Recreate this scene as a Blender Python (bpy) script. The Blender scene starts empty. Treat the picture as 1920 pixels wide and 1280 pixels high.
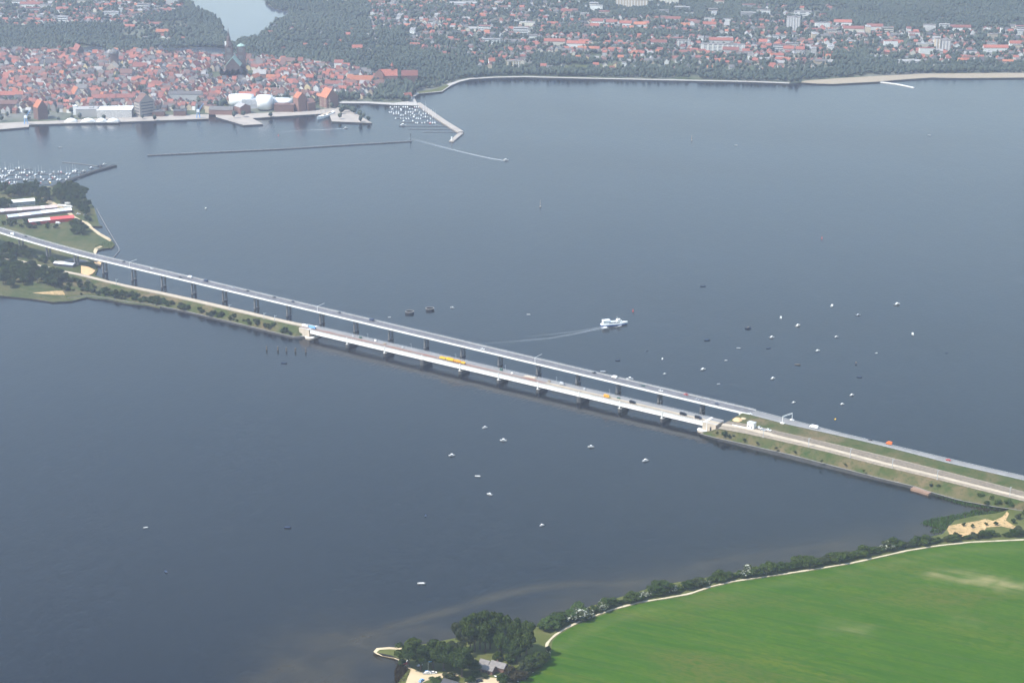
import bpy, math, random
import numpy as np
from mathutils import Vector
random.seed(7); rng = np.random.default_rng(7)
sc = bpy.context.scene
R = math.radians

# ------------------------------------------------------------------ camera, sky, sun, exposure
F, PITCH, H = 3733.0, R(18.788198), 774.047      # focal length in pixels of a 1920 px wide frame, tilt down, height
cam_d = bpy.data.cameras.new('camera'); cam = bpy.data.objects.new('camera', cam_d)
sc.collection.objects.link(cam)
cam.location = (0, 0, H); cam.rotation_euler = (math.pi/2 - PITCH, 0, 0)
cam_d.sensor_width = 36; cam_d.lens = 36*F/1920; cam_d.clip_start = 5; cam_d.clip_end = 40000
sc.camera = cam
SUN_EL, SUN_AZ = R(53), math.atan2(-0.40, -0.92)  # azimuth as an angle from +X
sdir = Vector((math.cos(SUN_EL)*math.cos(SUN_AZ), math.cos(SUN_EL)*math.sin(SUN_AZ), math.sin(SUN_EL)))
w = bpy.data.worlds.new('World'); sc.world = w; w.use_nodes = True
nt = w.node_tree; bg = nt.nodes['Background']
sky = nt.nodes.new('ShaderNodeTexSky'); sky.sky_type = 'NISHITA'; sky.sun_disc = False
sky.sun_elevation = SUN_EL; sky.sun_rotation = math.pi/2 - SUN_AZ
sky.air_density = 1.9; sky.dust_density = 0.2; sky.ozone_density = 2.8
nt.links.new(sky.outputs[0], bg.inputs[0]); bg.inputs[1].default_value = 0.15
sd = bpy.data.lights.new('sun', 'SUN'); sd.energy = 4.6; sd.angle = R(0.53); sd.color = (1, .95, .87)
so = bpy.data.objects.new('sun', sd); sc.collection.objects.link(so)
so.rotation_euler = sdir.to_track_quat('Z', 'Y').to_euler()
vs = sc.view_settings; vs.view_transform = 'Standard'; vs.look = 'None'; vs.gamma = 1; vs.exposure = 0.92
sc.cycles.use_denoising = True
sc.cycles.max_bounces = 4; sc.cycles.diffuse_bounces = 1; sc.cycles.glossy_bounces = 2
sc.cycles.transparent_max_bounces = 6; sc.cycles.volume_bounces = 1
HAZE_DENSITY = 0.0001; HAZE_COLOR = (.69, .76, 1.0)

# ------------------------------------------------------------------ helpers
CP, SP = math.cos(PITCH), math.sin(PITCH)
def at(u, v, z=0.0):
    "the world point at height z on the line of sight through a point of the 1920x1280 photograph"
    a = (u-960)/F; b = (640-v)/F
    t = (z-H)/(-SP+b*CP)
    return (a*t, (CP+b*SP)*t, z)
def project(x, y, z):
    z = z-H; d = y*CP-z*SP
    return 960+F*x/d, 640-F*(y*SP+z*CP)/d
def PX(pts, z=0.0): return [at(u, v, z) for u, v in pts]
col = sc.collection
def tag(o, label=None, cat=None, group=None, kind=None):
    if label: o['label'] = label
    if cat: o['category'] = cat
    if group: o['group'] = group
    if kind: o['kind'] = kind
    return o
def empty(name, loc=(0, 0, 0), rz=0.0, scale=None):
    o = bpy.data.objects.new(name, None); col.objects.link(o)
    o.location = loc; o.rotation_euler = (0, 0, rz); o.empty_display_size = .5
    if scale: o.scale = scale
    return o
def put(name, me, parent=None, loc=None, rz=0.0, scale=None):
    o = bpy.data.objects.new(name, me); col.objects.link(o)
    if parent: o.parent = parent
    if loc: o.location = loc
    if rz: o.rotation_euler = (0, 0, rz)
    if scale: o.scale = scale
    return o
def thing(name, label, cat, group=None, loc=(0, 0, 0), rz=0.0, scale=None):
    return tag(empty(name, loc, rz, scale), label, cat, group)

class MB:
    def __init__(s): s.v = []; s.f = []; s.m = []
    def face(s, idx, m=0): s.f.append(idx); s.m.append(m)
    def pts(s, P):
        k = len(s.v); s.v.extend([tuple(p) for p in P]); return k
    def poly(s, P, m=0):
        k = s.pts(P); s.face(list(range(k, k+len(P))), m)
    def box(s, c, d, rz=0.0, m=0, taper=1.0, top=True):
        "c: centre of the base, d: full size; taper shrinks the top"
        x, y, z = c; a, b, h = d[0]/2, d[1]/2, d[2]; cs, sn = math.cos(rz), math.sin(rz)
        P = []
        for zz, k in ((0, 1), (h, taper)):
            for px, py in ((-a, -b), (a, -b), (a, b), (-a, b)):
                px *= k; py *= k
                P.append((x+px*cs-py*sn, y+px*sn+py*cs, z+zz))
        k = s.pts(P)
        for q in ((3, 2, 1, 0), (4, 5, 6, 7), (0, 1, 5, 4), (1, 2, 6, 5), (2, 3, 7, 6), (3, 0, 4, 7)):
            s.face([k+i for i in q], m)
        return s
    def bar(s, p, q, r=.1, m=0, n=4):
        p, q = Vector(p), Vector(q); d = (q-p).normalized()
        u = d.orthogonal().normalized(); w_ = d.cross(u)
        P = []
        for c in (p, q):
            for i in range(n):
                an = 2*math.pi*(i+.5)/n
                P.append(c+u*(r*math.cos(an))+w_*(r*math.sin(an)))
        k = s.pts(P)
        for i in range(n): s.face([k+i, k+(i+1) % n, k+n+(i+1) % n, k+n+i], m)
        s.face([k+i for i in range(n)][::-1], m); s.face([k+n+i for i in range(n)], m)
        return s
    def lathe(s, prof, c=(0, 0, 0), n=12, m=0, sx=1.0, sy=1.0):
        "prof: list of (r, z)"
        k = len(s.v)
        for r, z in prof:
            for i in range(n):
                an = 2*math.pi*i/n
                s.v.append((c[0]+r*sx*math.cos(an), c[1]+r*sy*math.sin(an), c[2]+z))
        for j in range(len(prof)-1):
            for i in range(n):
                s.face([k+j*n+i, k+j*n+(i+1) % n, k+(j+1)*n+(i+1) % n, k+(j+1)*n+i], m)
        s.face([k+(len(prof)-1)*n+i for i in range(n)], m)
        s.face([k+i for i in range(n)][::-1], m)
        return s
    def loft(s, rings, m=0, closed=True, caps=True):
        n = len(rings[0]); k = len(s.v)
        for r in rings: s.v.extend([tuple(p) for p in r])
        for j in range(len(rings)-1):
            for i in range(n if closed else n-1):
                s.face([k+j*n+i, k+j*n+(i+1) % n, k+(j+1)*n+(i+1) % n, k+(j+1)*n+i], m)
        if caps and closed:
            s.face([k+i for i in range(n)][::-1], m); s.face([k+(len(rings)-1)*n+i for i in range(n)], m)
        return s
    def prism(s, P, z0, z1, m=0, mside=None):
        n = len(P); k = s.pts([(p[0], p[1], z0) for p in P]); k2 = s.pts([(p[0], p[1], z1) for p in P])
        ar = sum(P[i][0]*P[(i+1) % n][1]-P[(i+1) % n][0]*P[i][1] for i in range(n))
        ms = m if mside is None else mside
        o = list(range(n))
        if ar < 0: o = o[::-1]
        s.face([k2+i for i in o], m)
        for a in range(n):
            i, j = o[a], o[(a+1) % n]
            s.face([k+i, k+j, k2+j, k2+i], ms)
        return s
    def mesh(s, name, mats, smooth=False):
        me = bpy.data.meshes.new(name); me.from_pydata(s.v, [], s.f)
        for mt in (mats if isinstance(mats, (list, tuple)) else [mats]): me.materials.append(mt)
        if any(s.m): me.polygons.foreach_set('material_index', s.m)
        if smooth: me.polygons.foreach_set('use_smooth', [True]*len(s.f))
        me.update(); return me
    def build(s, name, mats, parent=None, smooth=False): return put(name, s.mesh(name, mats, smooth), parent)

def np_mesh(name, V, Fc, mats, mi=None, attrs=None):
    "V (n,3), Fc (m,k) of equal-sized faces"
    me = bpy.data.meshes.new(name); m, k = Fc.shape
    me.vertices.add(len(V)); me.vertices.foreach_set('co', V.astype(np.float32).ravel())
    me.loops.add(m*k); me.loops.foreach_set('vertex_index', Fc.astype(np.int32).ravel())
    me.polygons.add(m); me.polygons.foreach_set('loop_start', np.arange(0, m*k, k, dtype=np.int32))
    me.polygons.foreach_set('loop_total', np.full(m, k, dtype=np.int32))
    for mt in (mats if isinstance(mats, (list, tuple)) else [mats]): me.materials.append(mt)
    if mi is not None: me.polygons.foreach_set('material_index', mi.astype(np.int32))
    for nm, dom, arr in (attrs or []):
        a = me.attributes.new(nm, 'FLOAT', dom); a.data.foreach_set('value', arr.astype(np.float32))
    me.update(); me.validate(); return me
def resample(P, n):
    P = np.array(P, float); d = np.r_[0, np.cumsum(np.linalg.norm(np.diff(P[:, :2], axis=0), axis=1))]
    t = np.linspace(0, d[-1], n)
    return np.stack([np.interp(t, d, P[:, i]) for i in range(3)], 1)
def inpoly(X, Y, P):
    r = np.zeros(np.shape(X), bool); n = len(P)
    for i in range(n):
        x1, y1 = P[i][:2]; x2, y2 = P[(i+1) % n][:2]
        c = ((y1 > Y) != (y2 > Y)) & (X < (x2-x1)*(Y-y1)/((y2-y1) or 1e-9)+x1)
        r ^= c
    return r
def seg_dist(X, Y, P):
    D = np.full(np.shape(X), 1e9)
    for i in range(len(P)-1):
        ax, ay = P[i][:2]; bx, by = P[i+1][:2]; l2 = (bx-ax)**2+(by-ay)**2+1e-9
        t = np.clip(((X-ax)*(bx-ax)+(Y-ay)*(by-ay))/l2, 0, 1)
        D = np.minimum(D, np.hypot(X-ax-t*(bx-ax), Y-ay-t*(by-ay)))
    return D

# ------------------------------------------------------------------ materials
def new_mat(name):
    m = bpy.data.materials.new(name); m.use_nodes = True
    return m, m.node_tree, m.node_tree.nodes['Principled BSDF']
def nd(nt, typ, **kw):
    n = nt.nodes.new(typ)
    for k, v in kw.items():
        if k.startswith('i_'): n.inputs[int(k[2:]) if k[2:].isdigit() else k[2:]].default_value = v
        else: setattr(n, k, v)
    return n
def c4(c): return (c[0], c[1], c[2], 1)
def noise_val(nt, scale, detail=3.0, stretch=None, rot=0.0, lo=.35, hi=.65, coord='pos'):
    if coord == 'pos': src = nd(nt, 'ShaderNodeNewGeometry').outputs['Position']
    else: src = nd(nt, 'ShaderNodeTexCoord').outputs['Object']
    if stretch or rot:
        mp = nd(nt, 'ShaderNodeMapping'); mp.vector_type = 'TEXTURE'
        mp.inputs['Rotation'].default_value = (0, 0, rot); mp.inputs['Scale'].default_value = stretch or (1, 1, 1)
        nt.links.new(src, mp.inputs['Vector']); src = mp.outputs[0]
    n = nd(nt, 'ShaderNodeTexNoise'); n.inputs['Scale'].default_value = scale; n.inputs['Detail'].default_value = detail
    nt.links.new(src, n.inputs['Vector'])
    mr = nd(nt, 'ShaderNodeMapRange'); mr.inputs['From Min'].default_value = lo; mr.inputs['From Max'].default_value = hi
    nt.links.new(n.outputs['Fac'], mr.inputs['Value'])
    return mr.outputs[0]
def mixc(nt, fac, a, b):
    m = nd(nt, 'ShaderNodeMix', data_type='RGBA')
    for s, v in ((m.inputs[0], fac), (m.inputs[6], a), (m.inputs[7], b)):
        if isinstance(v, (tuple, list)): s.default_value = c4(v)
        elif isinstance(v, (int, float)): s.default_value = v
        else: nt.links.new(v, s)
    return m.outputs[2]
def plain(name, c, rough=.75, c2=None, scale=.3, metal=0.0, spec=.3, stretch=None, c3=None, scale3=.02):
    m, nt, p = new_mat(name)
    p.inputs['Roughness'].default_value = rough; p.inputs['Metallic'].default_value = metal
    p.inputs['Specular IOR Level'].default_value = spec
    c2 = c2 or tuple(x*.78 for x in c)
    out = mixc(nt, noise_val(nt, scale, 4, stretch), c, c2)
    if c3: out = mixc(nt, noise_val(nt, scale3, 3), out, c3)
    nt.links.new(out, p.inputs['Base Color'])
    return m
def varied(name, c, rough=.75, amt=.3):
    "value varies from object to object"
    m, nt, p = new_mat(name); p.inputs['Roughness'].default_value = rough
    p.inputs['Specular IOR Level'].default_value = .25
    oi = nd(nt, 'ShaderNodeObjectInfo')
    a = mixc(nt, oi.outputs['Random'], tuple(x*(1-amt) for x in c), tuple(min(1, x*(1+amt)) for x in c))
    out = mixc(nt, noise_val(nt, .6, 3), a, tuple(x*.7 for x in c))
    nt.links.new(out, p.inputs['Base Color']); return m
def foliage(name, c, c2, by='random'):
    m, nt, p = new_mat(name); p.inputs['Roughness'].default_value = .65
    p.inputs['Specular IOR Level'].default_value = .15
    if by == 'random': fac = nd(nt, 'ShaderNodeObjectInfo').outputs['Random']
    else: fac = nd(nt, 'ShaderNodeAttribute', attribute_name='tint').outputs['Fac']
    a = mixc(nt, fac, c, c2)
    a = mixc(nt, noise_val(nt, .5, 3), a, tuple(x*.62 for x in c))
    nt.links.new(a, p.inputs['Base Color'])
    tr = nd(nt, 'ShaderNodeBsdfTranslucent'); nt.links.new(a, tr.inputs[0])
    mx = nd(nt, 'ShaderNodeMixShader'); mx.inputs[0].default_value = .10
    nt.links.new(p.outputs[0], mx.inputs[1]); nt.links.new(tr.outputs[0], mx.inputs[2])
    nt.links.new(mx.outputs[0], nt.nodes['Material Output'].inputs[0]); return m

M = {}
M['concrete'] = plain('concrete', (.42, .40, .37), .85, scale=.15)
M['white_steel'] = plain('white_steel', (.80, .79, .75), .5, (.68, .66, .61), scale=.25)
M['white_conc'] = plain('white_concrete', (.72, .69, .63), .7, (.60, .57, .52), scale=.1)
M['pier_conc'] = plain('pier_concrete', (.17, .165, .16), .85, (.10, .10, .098), scale=.3)
M['asphalt'] = plain('asphalt', (.13, .125, .13), .85, (.10, .098, .10), scale=.12, stretch=(6, 1, 1))
M['asphalt_old'] = plain('asphalt_worn', (.22, .21, .20), .85, (.17, .165, .16), scale=.1)
M['paint'] = plain('road_paint', (.75, .75, .72), .6)
M['ballast_red'] = plain('rust_ballast', (.30, .15, .10), .9, (.20, .11, .08), scale=.4, c3=(.24, .19, .16), scale3=.03)
M['ballast'] = plain('ballast', (.29, .235, .17), .9, (.20, .165, .12), scale=.35)
M['cream_road'] = plain('pale_gravel_road', (.44, .365, .27), .9, (.36, .30, .22), scale=.12)
M['rail'] = plain('rail_steel', (.20, .15, .12), .5, metal=.6)
M['dark_wall'] = plain('wet_wall', (.04, .037, .033), .85, (.022, .022, .02), scale=.3)
M['stone'] = plain('pale_stone', (.52, .43, .33), .85, (.42, .35, .27), scale=.3)
M['ledge'] = plain('ledge_concrete', (.20, .185, .165), .85, (.14, .13, .115), scale=.2)
M['steel_grey'] = plain('galvanised_steel', (.55, .56, .57), .5, metal=.2)
M['dark_steel'] = plain('dark_steel', (.06, .065, .07), .6)
M['sand'] = plain('sand', (.44, .33, .19), .95, (.34, .26, .16), scale=.12, c3=(.48, .39, .25), scale3=.04)
M['dirt'] = plain('orange_dirt', (.62, .40, .20), .95, (.48, .31, .17), scale=.2)
M['quay'] = plain('quay_paving', (.36, .315, .265), .9, (.29, .255, .22), scale=.06)
M['glass'] = plain('dark_glass', (.03, .04, .055), .15, (.04, .05, .07), spec=.5)
M['blue'] = plain('blue_paint', (.05, .13, .40), .5)
M['boat_white'] = plain('boat_white', (.58, .57, .55), .5, (.48, .47, .45), scale=.5)
M['white_paint'] = plain('white_paint', (.85, .84, .80), .45, (.78, .77, .73), scale=.5)
M['orange'] = plain('orange_paint', (.80, .33, .02), .5)
M['red'] = plain('red_paint', (.55, .05, .03), .5)
M['black'] = plain('black_paint', (.015, .016, .02), .4)
M['rubber'] = plain('tyre_rubber', (.02, .02, .02), .8)
M['wood'] = plain('weathered_wood', (.16, .13, .10), .9, (.10, .08, .06), scale=.5)
M['bark'] = plain('bark', (.09, .07, .05), .9, (.06, .045, .035), scale=1.2)
M['roof_grey'] = plain('grey_roofing', (.20, .18, .165), .8, (.15, .135, .125), scale=.5)
M['brick_dark'] = plain('dark_brick', (.17, .095, .075), .85, (.12, .07, .055), scale=.4)
M['church_brick'] = plain('church_brick', (.12, .085, .075), .9, (.085, .065, .06), scale=.3)
M['copper'] = plain('green_copper', (.28, .40, .34), .6, (.22, .33, .29), scale=.3)

def ground_mat(name, c, c2, c3, s=(.05, .012), extra=None):
    m, nt, p = new_mat(name); p.inputs['Roughness'].default_value = .95; p.inputs['Specular IOR Level'].default_value = .1
    a = mixc(nt, noise_val(nt, s[0], 5), c, c2)
    a = mixc(nt, noise_val(nt, s[1], 4, lo=.45, hi=.7), a, c3)
    if extra: a = mixc(nt, noise_val(nt, .35, 3, lo=.5, hi=.75), a, extra)
    nt.links.new(a, p.inputs['Base Color']); return m
M['town_ground'] = ground_mat('town_ground', (.055, .075, .035), (.11, .115, .075), (.17, .165, .15), (.03, .006))
M['meadow'] = ground_mat('rough_meadow', (.045, .062, .018), (.075, .078, .03), (.115, .10, .045), (.08, .02), (.035, .052, .014))
M['bank'] = ground_mat('embankment_grass', (.040, .060, .014), (.075, .072, .026), (.15, .105, .06), (.13, .035), (.022, .046, .009))
M['sandy_grass'] = ground_mat('sandy_grass', (.50, .335, .165), (.40, .27, .13), (.33, .225, .11), (.10, .045), (.09, .09, .03))
M['lawn'] = ground_mat('dry_grass', (.075, .085, .02), (.105, .105, .036), (.06, .072, .016), (.15, .03))

def field_mat():
    m, nt, p = new_mat('crop_field'); p.inputs['Roughness'].default_value = .9; p.inputs['Specular IOR Level'].default_value = .1
    a, b = at(1747, 1076, 3), at(1910, 1109, 3); ang = math.atan2(b[1]-a[1], b[0]-a[0])
    g = mixc(nt, noise_val(nt, .02, 5, (1, 1, 1)), (.034, .080, .0005), (.045, .090, .001))
    g = mixc(nt, noise_val(nt, .06, 5, (8, 1, 1), ang, .50, .72), g, (.062, .092, .004))
    g = mixc(nt, noise_val(nt, .22, 4, (16, 1, 1), ang, .45, .72), g, (.020, .062, .0005))
    g = mixc(nt, noise_val(nt, .013, 5, (2.5, 1, 1), ang+.2, .54, .74), g, (.075, .080, .012))
    g = mixc(nt, noise_val(nt, .5, 4, (3, 1, 1), ang, .42, .70), g, (.020, .066, .0005))
    # tramlines every 24 m
    mp = nd(nt, 'ShaderNodeMapping'); mp.vector_type = 'TEXTURE'; mp.inputs['Rotation'].default_value = (0, 0, ang)
    nt.links.new(nd(nt, 'ShaderNodeNewGeometry').outputs['Position'], mp.inputs['Vector'])
    sx = nd(nt, 'ShaderNodeSeparateXYZ'); nt.links.new(mp.outputs[0], sx.inputs[0])
    pp = nd(nt, 'ShaderNodeMath', operation='PINGPONG'); pp.inputs[1].default_value = 12.0; nt.links.new(sx.outputs[1], pp.inputs[0])
    ml = nd(nt, 'ShaderNodeMapRange'); ml.inputs['From Min'].default_value = .9; ml.inputs['From Max'].default_value = .2; ml.inputs['To Max'].default_value = .35
    nt.links.new(pp.outputs[0], ml.inputs['Value']); g = mixc(nt, ml.outputs[0], g, (.075, .070, .020))
    at_ = nd(nt, 'ShaderNodeAttribute', attribute_name='bare')
    n2 = noise_val(nt, .10, 5, (7, 1, 1), ang, .30, .62)
    mm = nd(nt, 'ShaderNodeMath', operation='MULTIPLY'); nt.links.new(at_.outputs['Fac'], mm.inputs[0]); nt.links.new(n2, mm.inputs[1])
    g = mixc(nt, mm.outputs[0], g, (.30, .24, .12))
    nt.links.new(g, p.inputs['Base Color']); return m
M['field'] = field_mat()

def water_mat():
    m, nt, p = new_mat('water')
    p.inputs['IOR'].default_value = 1.30
    sh = nd(nt, 'ShaderNodeAttribute', attribute_name='shallow')
    deep = mixc(nt, noise_val(nt, .0016, 3), (.003, .0035, .004), (.006, .006, .006))
    n2 = noise_val(nt, .035, 3, None, 0, .05, .7)
    mm = nd(nt, 'ShaderNodeMath', operation='MULTIPLY'); nt.links.new(sh.outputs['Fac'], mm.inputs[0]); nt.links.new(n2, mm.inputs[1])
    base = mixc(nt, mm.outputs[0], deep, (.060, .044, .017))
    nt.links.new(base, p.inputs['Base Color'])
    rr = nd(nt, 'ShaderNodeMapRange'); rr.inputs['To Min'].default_value = .10; rr.inputs['To Max'].default_value = .20
    nt.links.new(noise_val(nt, .004, 5, (3, 1, 1), R(-20), .35, .7), rr.inputs['Value']); nt.links.new(rr.outputs[0], p.inputs['Roughness'])
    # short waves, longer swell
    h1 = noise_val(nt, .30, 3, (1.0, 2.4, 1), R(-25), 0, 1)
    h2 = noise_val(nt, .07, 2, (1.0, 2.5, 1), R(-10), 0, 1)
    ad = nd(nt, 'ShaderNodeMath', operation='MULTIPLY_ADD'); nt.links.new(h2, ad.inputs[0]); ad.inputs[1].default_value = 1.0; nt.links.new(h1, ad.inputs[2])
    bp = nd(nt, 'ShaderNodeBump'); bp.inputs['Strength'].default_value = 1.0; bp.inputs['Distance'].default_value = .36
    nt.links.new(ad.outputs[0], bp.inputs['Height']); nt.links.new(bp.outputs[0], p.inputs['Normal'])
    return m
M['water'] = water_mat()
def foam_mat():
    m, nt, p = new_mat('foam'); p.inputs['Base Color'].default_value = (.8, .82, .82, 1); p.inputs['Roughness'].default_value = .9
    t = nd(nt, 'ShaderNodeBsdfTransparent'); mx = nd(nt, 'ShaderNodeMixShader')
    al = nd(nt, 'ShaderNodeAttribute', attribute_name='cover')
    mm = nd(nt, 'ShaderNodeMath', operation='MULTIPLY'); nt.links.new(al.outputs['Fac'], mm.inputs[0])
    nt.links.new(noise_val(nt, .5, 3, None, 0, .2, .6), mm.inputs[1])
    nt.links.new(mm.outputs[0], mx.inputs[0]); nt.links.new(t.outputs[0], mx.inputs[1]); nt.links.new(p.outputs[0], mx.inputs[2])
    nt.links.new(mx.outputs[0], nt.nodes['Material Output'].inputs[0]); return m
M['foam'] = foam_mat()
M['leaf'] = foliage('leaves_dark', (.024, .044, .004), (.054, .076, .007))
M['leaf_light'] = foliage('leaves_light', (.040, .072, .012), (.055, .085, .016))
M['leaf_olive'] = foliage('leaves_olive', (.034, .044, .012), (.044, .052, .016))
M['leaf_brown'] = foliage('leaves_bronze', (.032, .026, .010), (.042, .032, .012))
M['blossom'] = foliage('white_blossom', (.42, .43, .34), (.52, .52, .44))
M['wood_far_hazed'] = foliage('hazed_woodland_leaves', (.046, .064, .044), (.080, .098, .066), 'attr')  # green paled towards blue-grey, so some distance haze sits in the leaf colour
M['reed'] = foliage('reeds', (.045, .100, .010), (.065, .115, .016), 'attr')
M['reed_brown'] = foliage('dry_reeds', (.045, .030, .012), (.065, .045, .018), 'attr')
WALLS = [(.70, .64, .52), (.78, .76, .70), (.52, .42, .30), (.36, .32, .28), (.50, .48, .45), (.66, .53, .30), (.27, .15, .115)]
ROOFS = [(.34, .115, .08), (.24, .09, .07), (.42, .155, .085), (.17, .095, .078), (.15, .14, .135), (.085, .082, .086), (.33, .315, .30)]
WALLN = ['cream', 'white', 'tan', 'taupe', 'pale grey', 'yellow', 'brick']
ROOFN = ['red', 'dark red', 'orange', 'brown', 'grey', 'slate', 'pale']
MW = [varied('house_wall_%d' % i, c) for i, c in enumerate(WALLS)]
MR = [varied('house_roof_%d' % i, c) for i, c in enumerate(ROOFS)]
# ------------------------------------------------------------------ the setting: water, land, quays
def slab(name, P, ztop, zbot, mats, kind='structure', label=None):
    mb = MB(); mb.prism(P, zbot, ztop, 0, 1 if isinstance(mats, list) else 0)
    o = mb.build(name, mats); tag(o, label, kind=kind); return o

NEAR_SHORE = [(700, 1221), (706, 1214), (742, 1214), (800, 1206), (850, 1196), (960, 1180), (1000, 1177), (1017, 1170), (1050, 1155), (1100, 1138), (1190, 1110), (1240, 1096), (1300, 1086),
              (1400, 1069), (1440, 1061), (1560, 1041), (1640, 1025), (1700, 1018), (1727, 1012), (1752, 1004), (1768, 1000), (1776, 990), (1790, 975), (1830, 966), (1866, 962), (1882, 958)]
BAR1 = PX([(640, 1210), (740, 1172), (860, 1141), (930, 1117), (1010, 1101), (1080, 1094), (1150, 1096), (1230, 1090)])
BAR2 = PX([(1300, 1062), (1370, 1050), (1450, 1036), (1560, 1022), (1680, 1010)])
BAR3 = PX([(480, 1278), (560, 1240), (620, 1200), (700, 1190), (790, 1180)])
JET = PX([(622, 1186), (660, 1200), (700, 1216)])
def build_water():
    xs = np.unique(np.r_[-3500, -2000, np.arange(-1000, -260, 120), np.arange(-260, 560, 5.0), np.arange(560, 1000, 80), 2000, 3500])
    ys = np.unique(np.r_[-900, 0, 800, 1200, np.arange(1340, 2000, 5.5), np.arange(2000, 3600, 200), 5000, 7600])
    X, Y = np.meshgrid(xs, ys)
    a = np.zeros_like(X)
    for P, wd, am in ((BAR1, 8, .55), (BAR2, 9, .50), (BAR3, 16, .48), (JET, 4, .7)):
        a = np.maximum(a, am*np.exp(-(seg_dist(X, Y, P)/wd)**2))
    sh = seg_dist(X, Y, PX(NEAR_SHORE))
    a = np.maximum(a, .45*np.exp(-(sh/38)**2))
    corner = np.hypot(X-at(600, 1265)[0], (Y-at(600, 1265)[1])*.6); a = np.maximum(a, .55*np.exp(-(corner/50)**2))
    V = np.stack([X.ravel(), Y.ravel(), np.zeros(X.size)], 1); nx = len(xs)
    i, j = np.meshgrid(np.arange(nx-1), np.arange(len(ys)-1)); k = (j*nx+i).ravel()
    me = np_mesh('water', V, np.stack([k, k+1, k+nx+1, k+nx], 1), M['water'], attrs=[('shallow', 'POINT', a.ravel())])
    tag(put('water', me), kind='structure')
build_water()

ZT = 2.2      # level of the town's ground
COAST = [(-420, 274), (0, 243), (54, 238.5), (55, 234), (120, 232), (240, 228.5), (391, 223), (392, 213), (404, 215), (405, 219.5), (457, 235), (493, 233), (473, 222),
         (600, 214), (617, 213), (622, 228), (698, 231), (656, 206), (634, 202), (634, 194), (690, 194), (735, 197), (784, 198.5), (779, 187), (777, 181), (786, 176), (829, 172),
         (845, 161), (861, 154), (882, 149), (930, 146), (985, 145), (1060, 147), (1200, 150), (1400, 154), (1480, 157), (1503, 155), (1560, 158), (1640, 154), (1700, 149),
         (1745, 146), (1800, 147), (1920, 146), (2330, 143)]
cp = PX(COAST, ZT)
slab('mainland_ground', cp+[(3300, 4350, ZT), (3300, 7500, ZT), (-3300, 7500, ZT), (-3300, 3300, ZT)], ZT, -2, [M['town_ground'], M['dark_wall']])
def sheet(name, px, z, mat, thick=.12):
    mb = MB(); mb.prism(PX(px, z), z-thick, z); return tag(mb.build(name, mat), kind='structure')
Q = ZT+.15
sheet('quay', [(-60, 246), (0, 242.6), (54, 238.1), (55, 233.6), (120, 231.6), (240, 228.1), (391, 222.6), (391.5, 214.5), (300, 216), (240, 219), (150, 224), (90, 227), (50, 228.5), (-60, 234)], Q, M['quay'])
sheet('quay', [(392.3, 212.5), (404.2, 215.4), (405.3, 219.8), (457, 234.6), (492.6, 232.6), (473, 221.6), (600, 213.6), (617, 212.6), (622, 227.6), (697.5, 230.6), (656, 206.2), (634.5, 201.6), (600, 206), (475, 213), (440, 213)], Q, M['quay'])
sheet('promenade', [(634, 193.6), (690, 193.6), (735, 196.6), (783.5, 198), (778.6, 187), (776.6, 181), (786, 175.6), (829, 171.6), (845, 160.6), (861, 153.6), (882, 148.6), (930, 145.6), (985, 144.6), (1060, 146.6), (1200, 149.6), (1400, 153.6),
       (1480, 156.6), (1480, 155.0), (1400, 151.8), (1200, 148), (1060, 145), (985, 143), (930, 144), (882, 146.3), (861, 150.5), (838, 158), (822, 166), (784, 173), (773, 181), (774, 188), (740, 193), (690, 191.0), (640, 190.2)], Q, plain('promenade_paving', (.42, .39, .35), .9))
sheet('beach', [(1500, 154.6), (1530, 157), (1560, 157.6), (1640, 153.6), (1700, 148.6), (1745, 145.6), (1800, 146.6), (1920, 145.6), (2200, 143.6), (2200, 136), (1920, 137), (1780, 138), (1735, 138.5), (1640, 143), (1570, 147), (1510, 151.5)], Q, plain('far_beach_sand', (.32, .26, .18), .95))
# lakes behind the old town
def lake(px): sheet('lake', px, ZT+.3, M['lake'])
M['lake'] = plain('lake_water', (.05, .06, .07), .12, (.06, .07, .08), .01, spec=.5)
lake([(352, -30), (357, 10), (368, 14), (385, 24), (406, 32), (416, 44), (421, 60), (425, 71), (429, 83), (441, 85), (447, 77), (460, 76), (482, 73), (500, 58), (512, 45), (545, 30), (540, 22), (510, 14), (500, 6), (495, -5), (470, -30)])
lake([(290, 92), (330, 90), (390, 89), (420, 91), (436, 96), (437, 104), (400, 106), (380, 103), (340, 100), (300, 98)])
lake([(125, 91), (180, 87), (205, 92), (200, 98), (165, 99), (140, 97)])
# a pale arterial street in the suburb and the lawns by the sea front
sheet('street', [(692, 31), (697, 32), (703, 50), (704, 66), (707, 82), (703, 82), (700, 66), (697, 50)], ZT+.3, M['asphalt_old'])
sheet('street', [(805, 58), (812, 56), (826, 30), (829, 26), (824, 26), (818, 35)], ZT+.3, M['asphalt_old'])
sheet('lawn', [(783, 172.5), (820, 166), (832, 160), (838, 158.5), (842, 161), (828, 170.5), (786, 175)], ZT+.4, M['lawn'])
sheet('lawn', [(1000, 134), (1060, 124), (1160, 121), (1180, 124), (1150, 127), (1090, 129), (1060, 132)], ZT+.3, M['lawn'])

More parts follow.
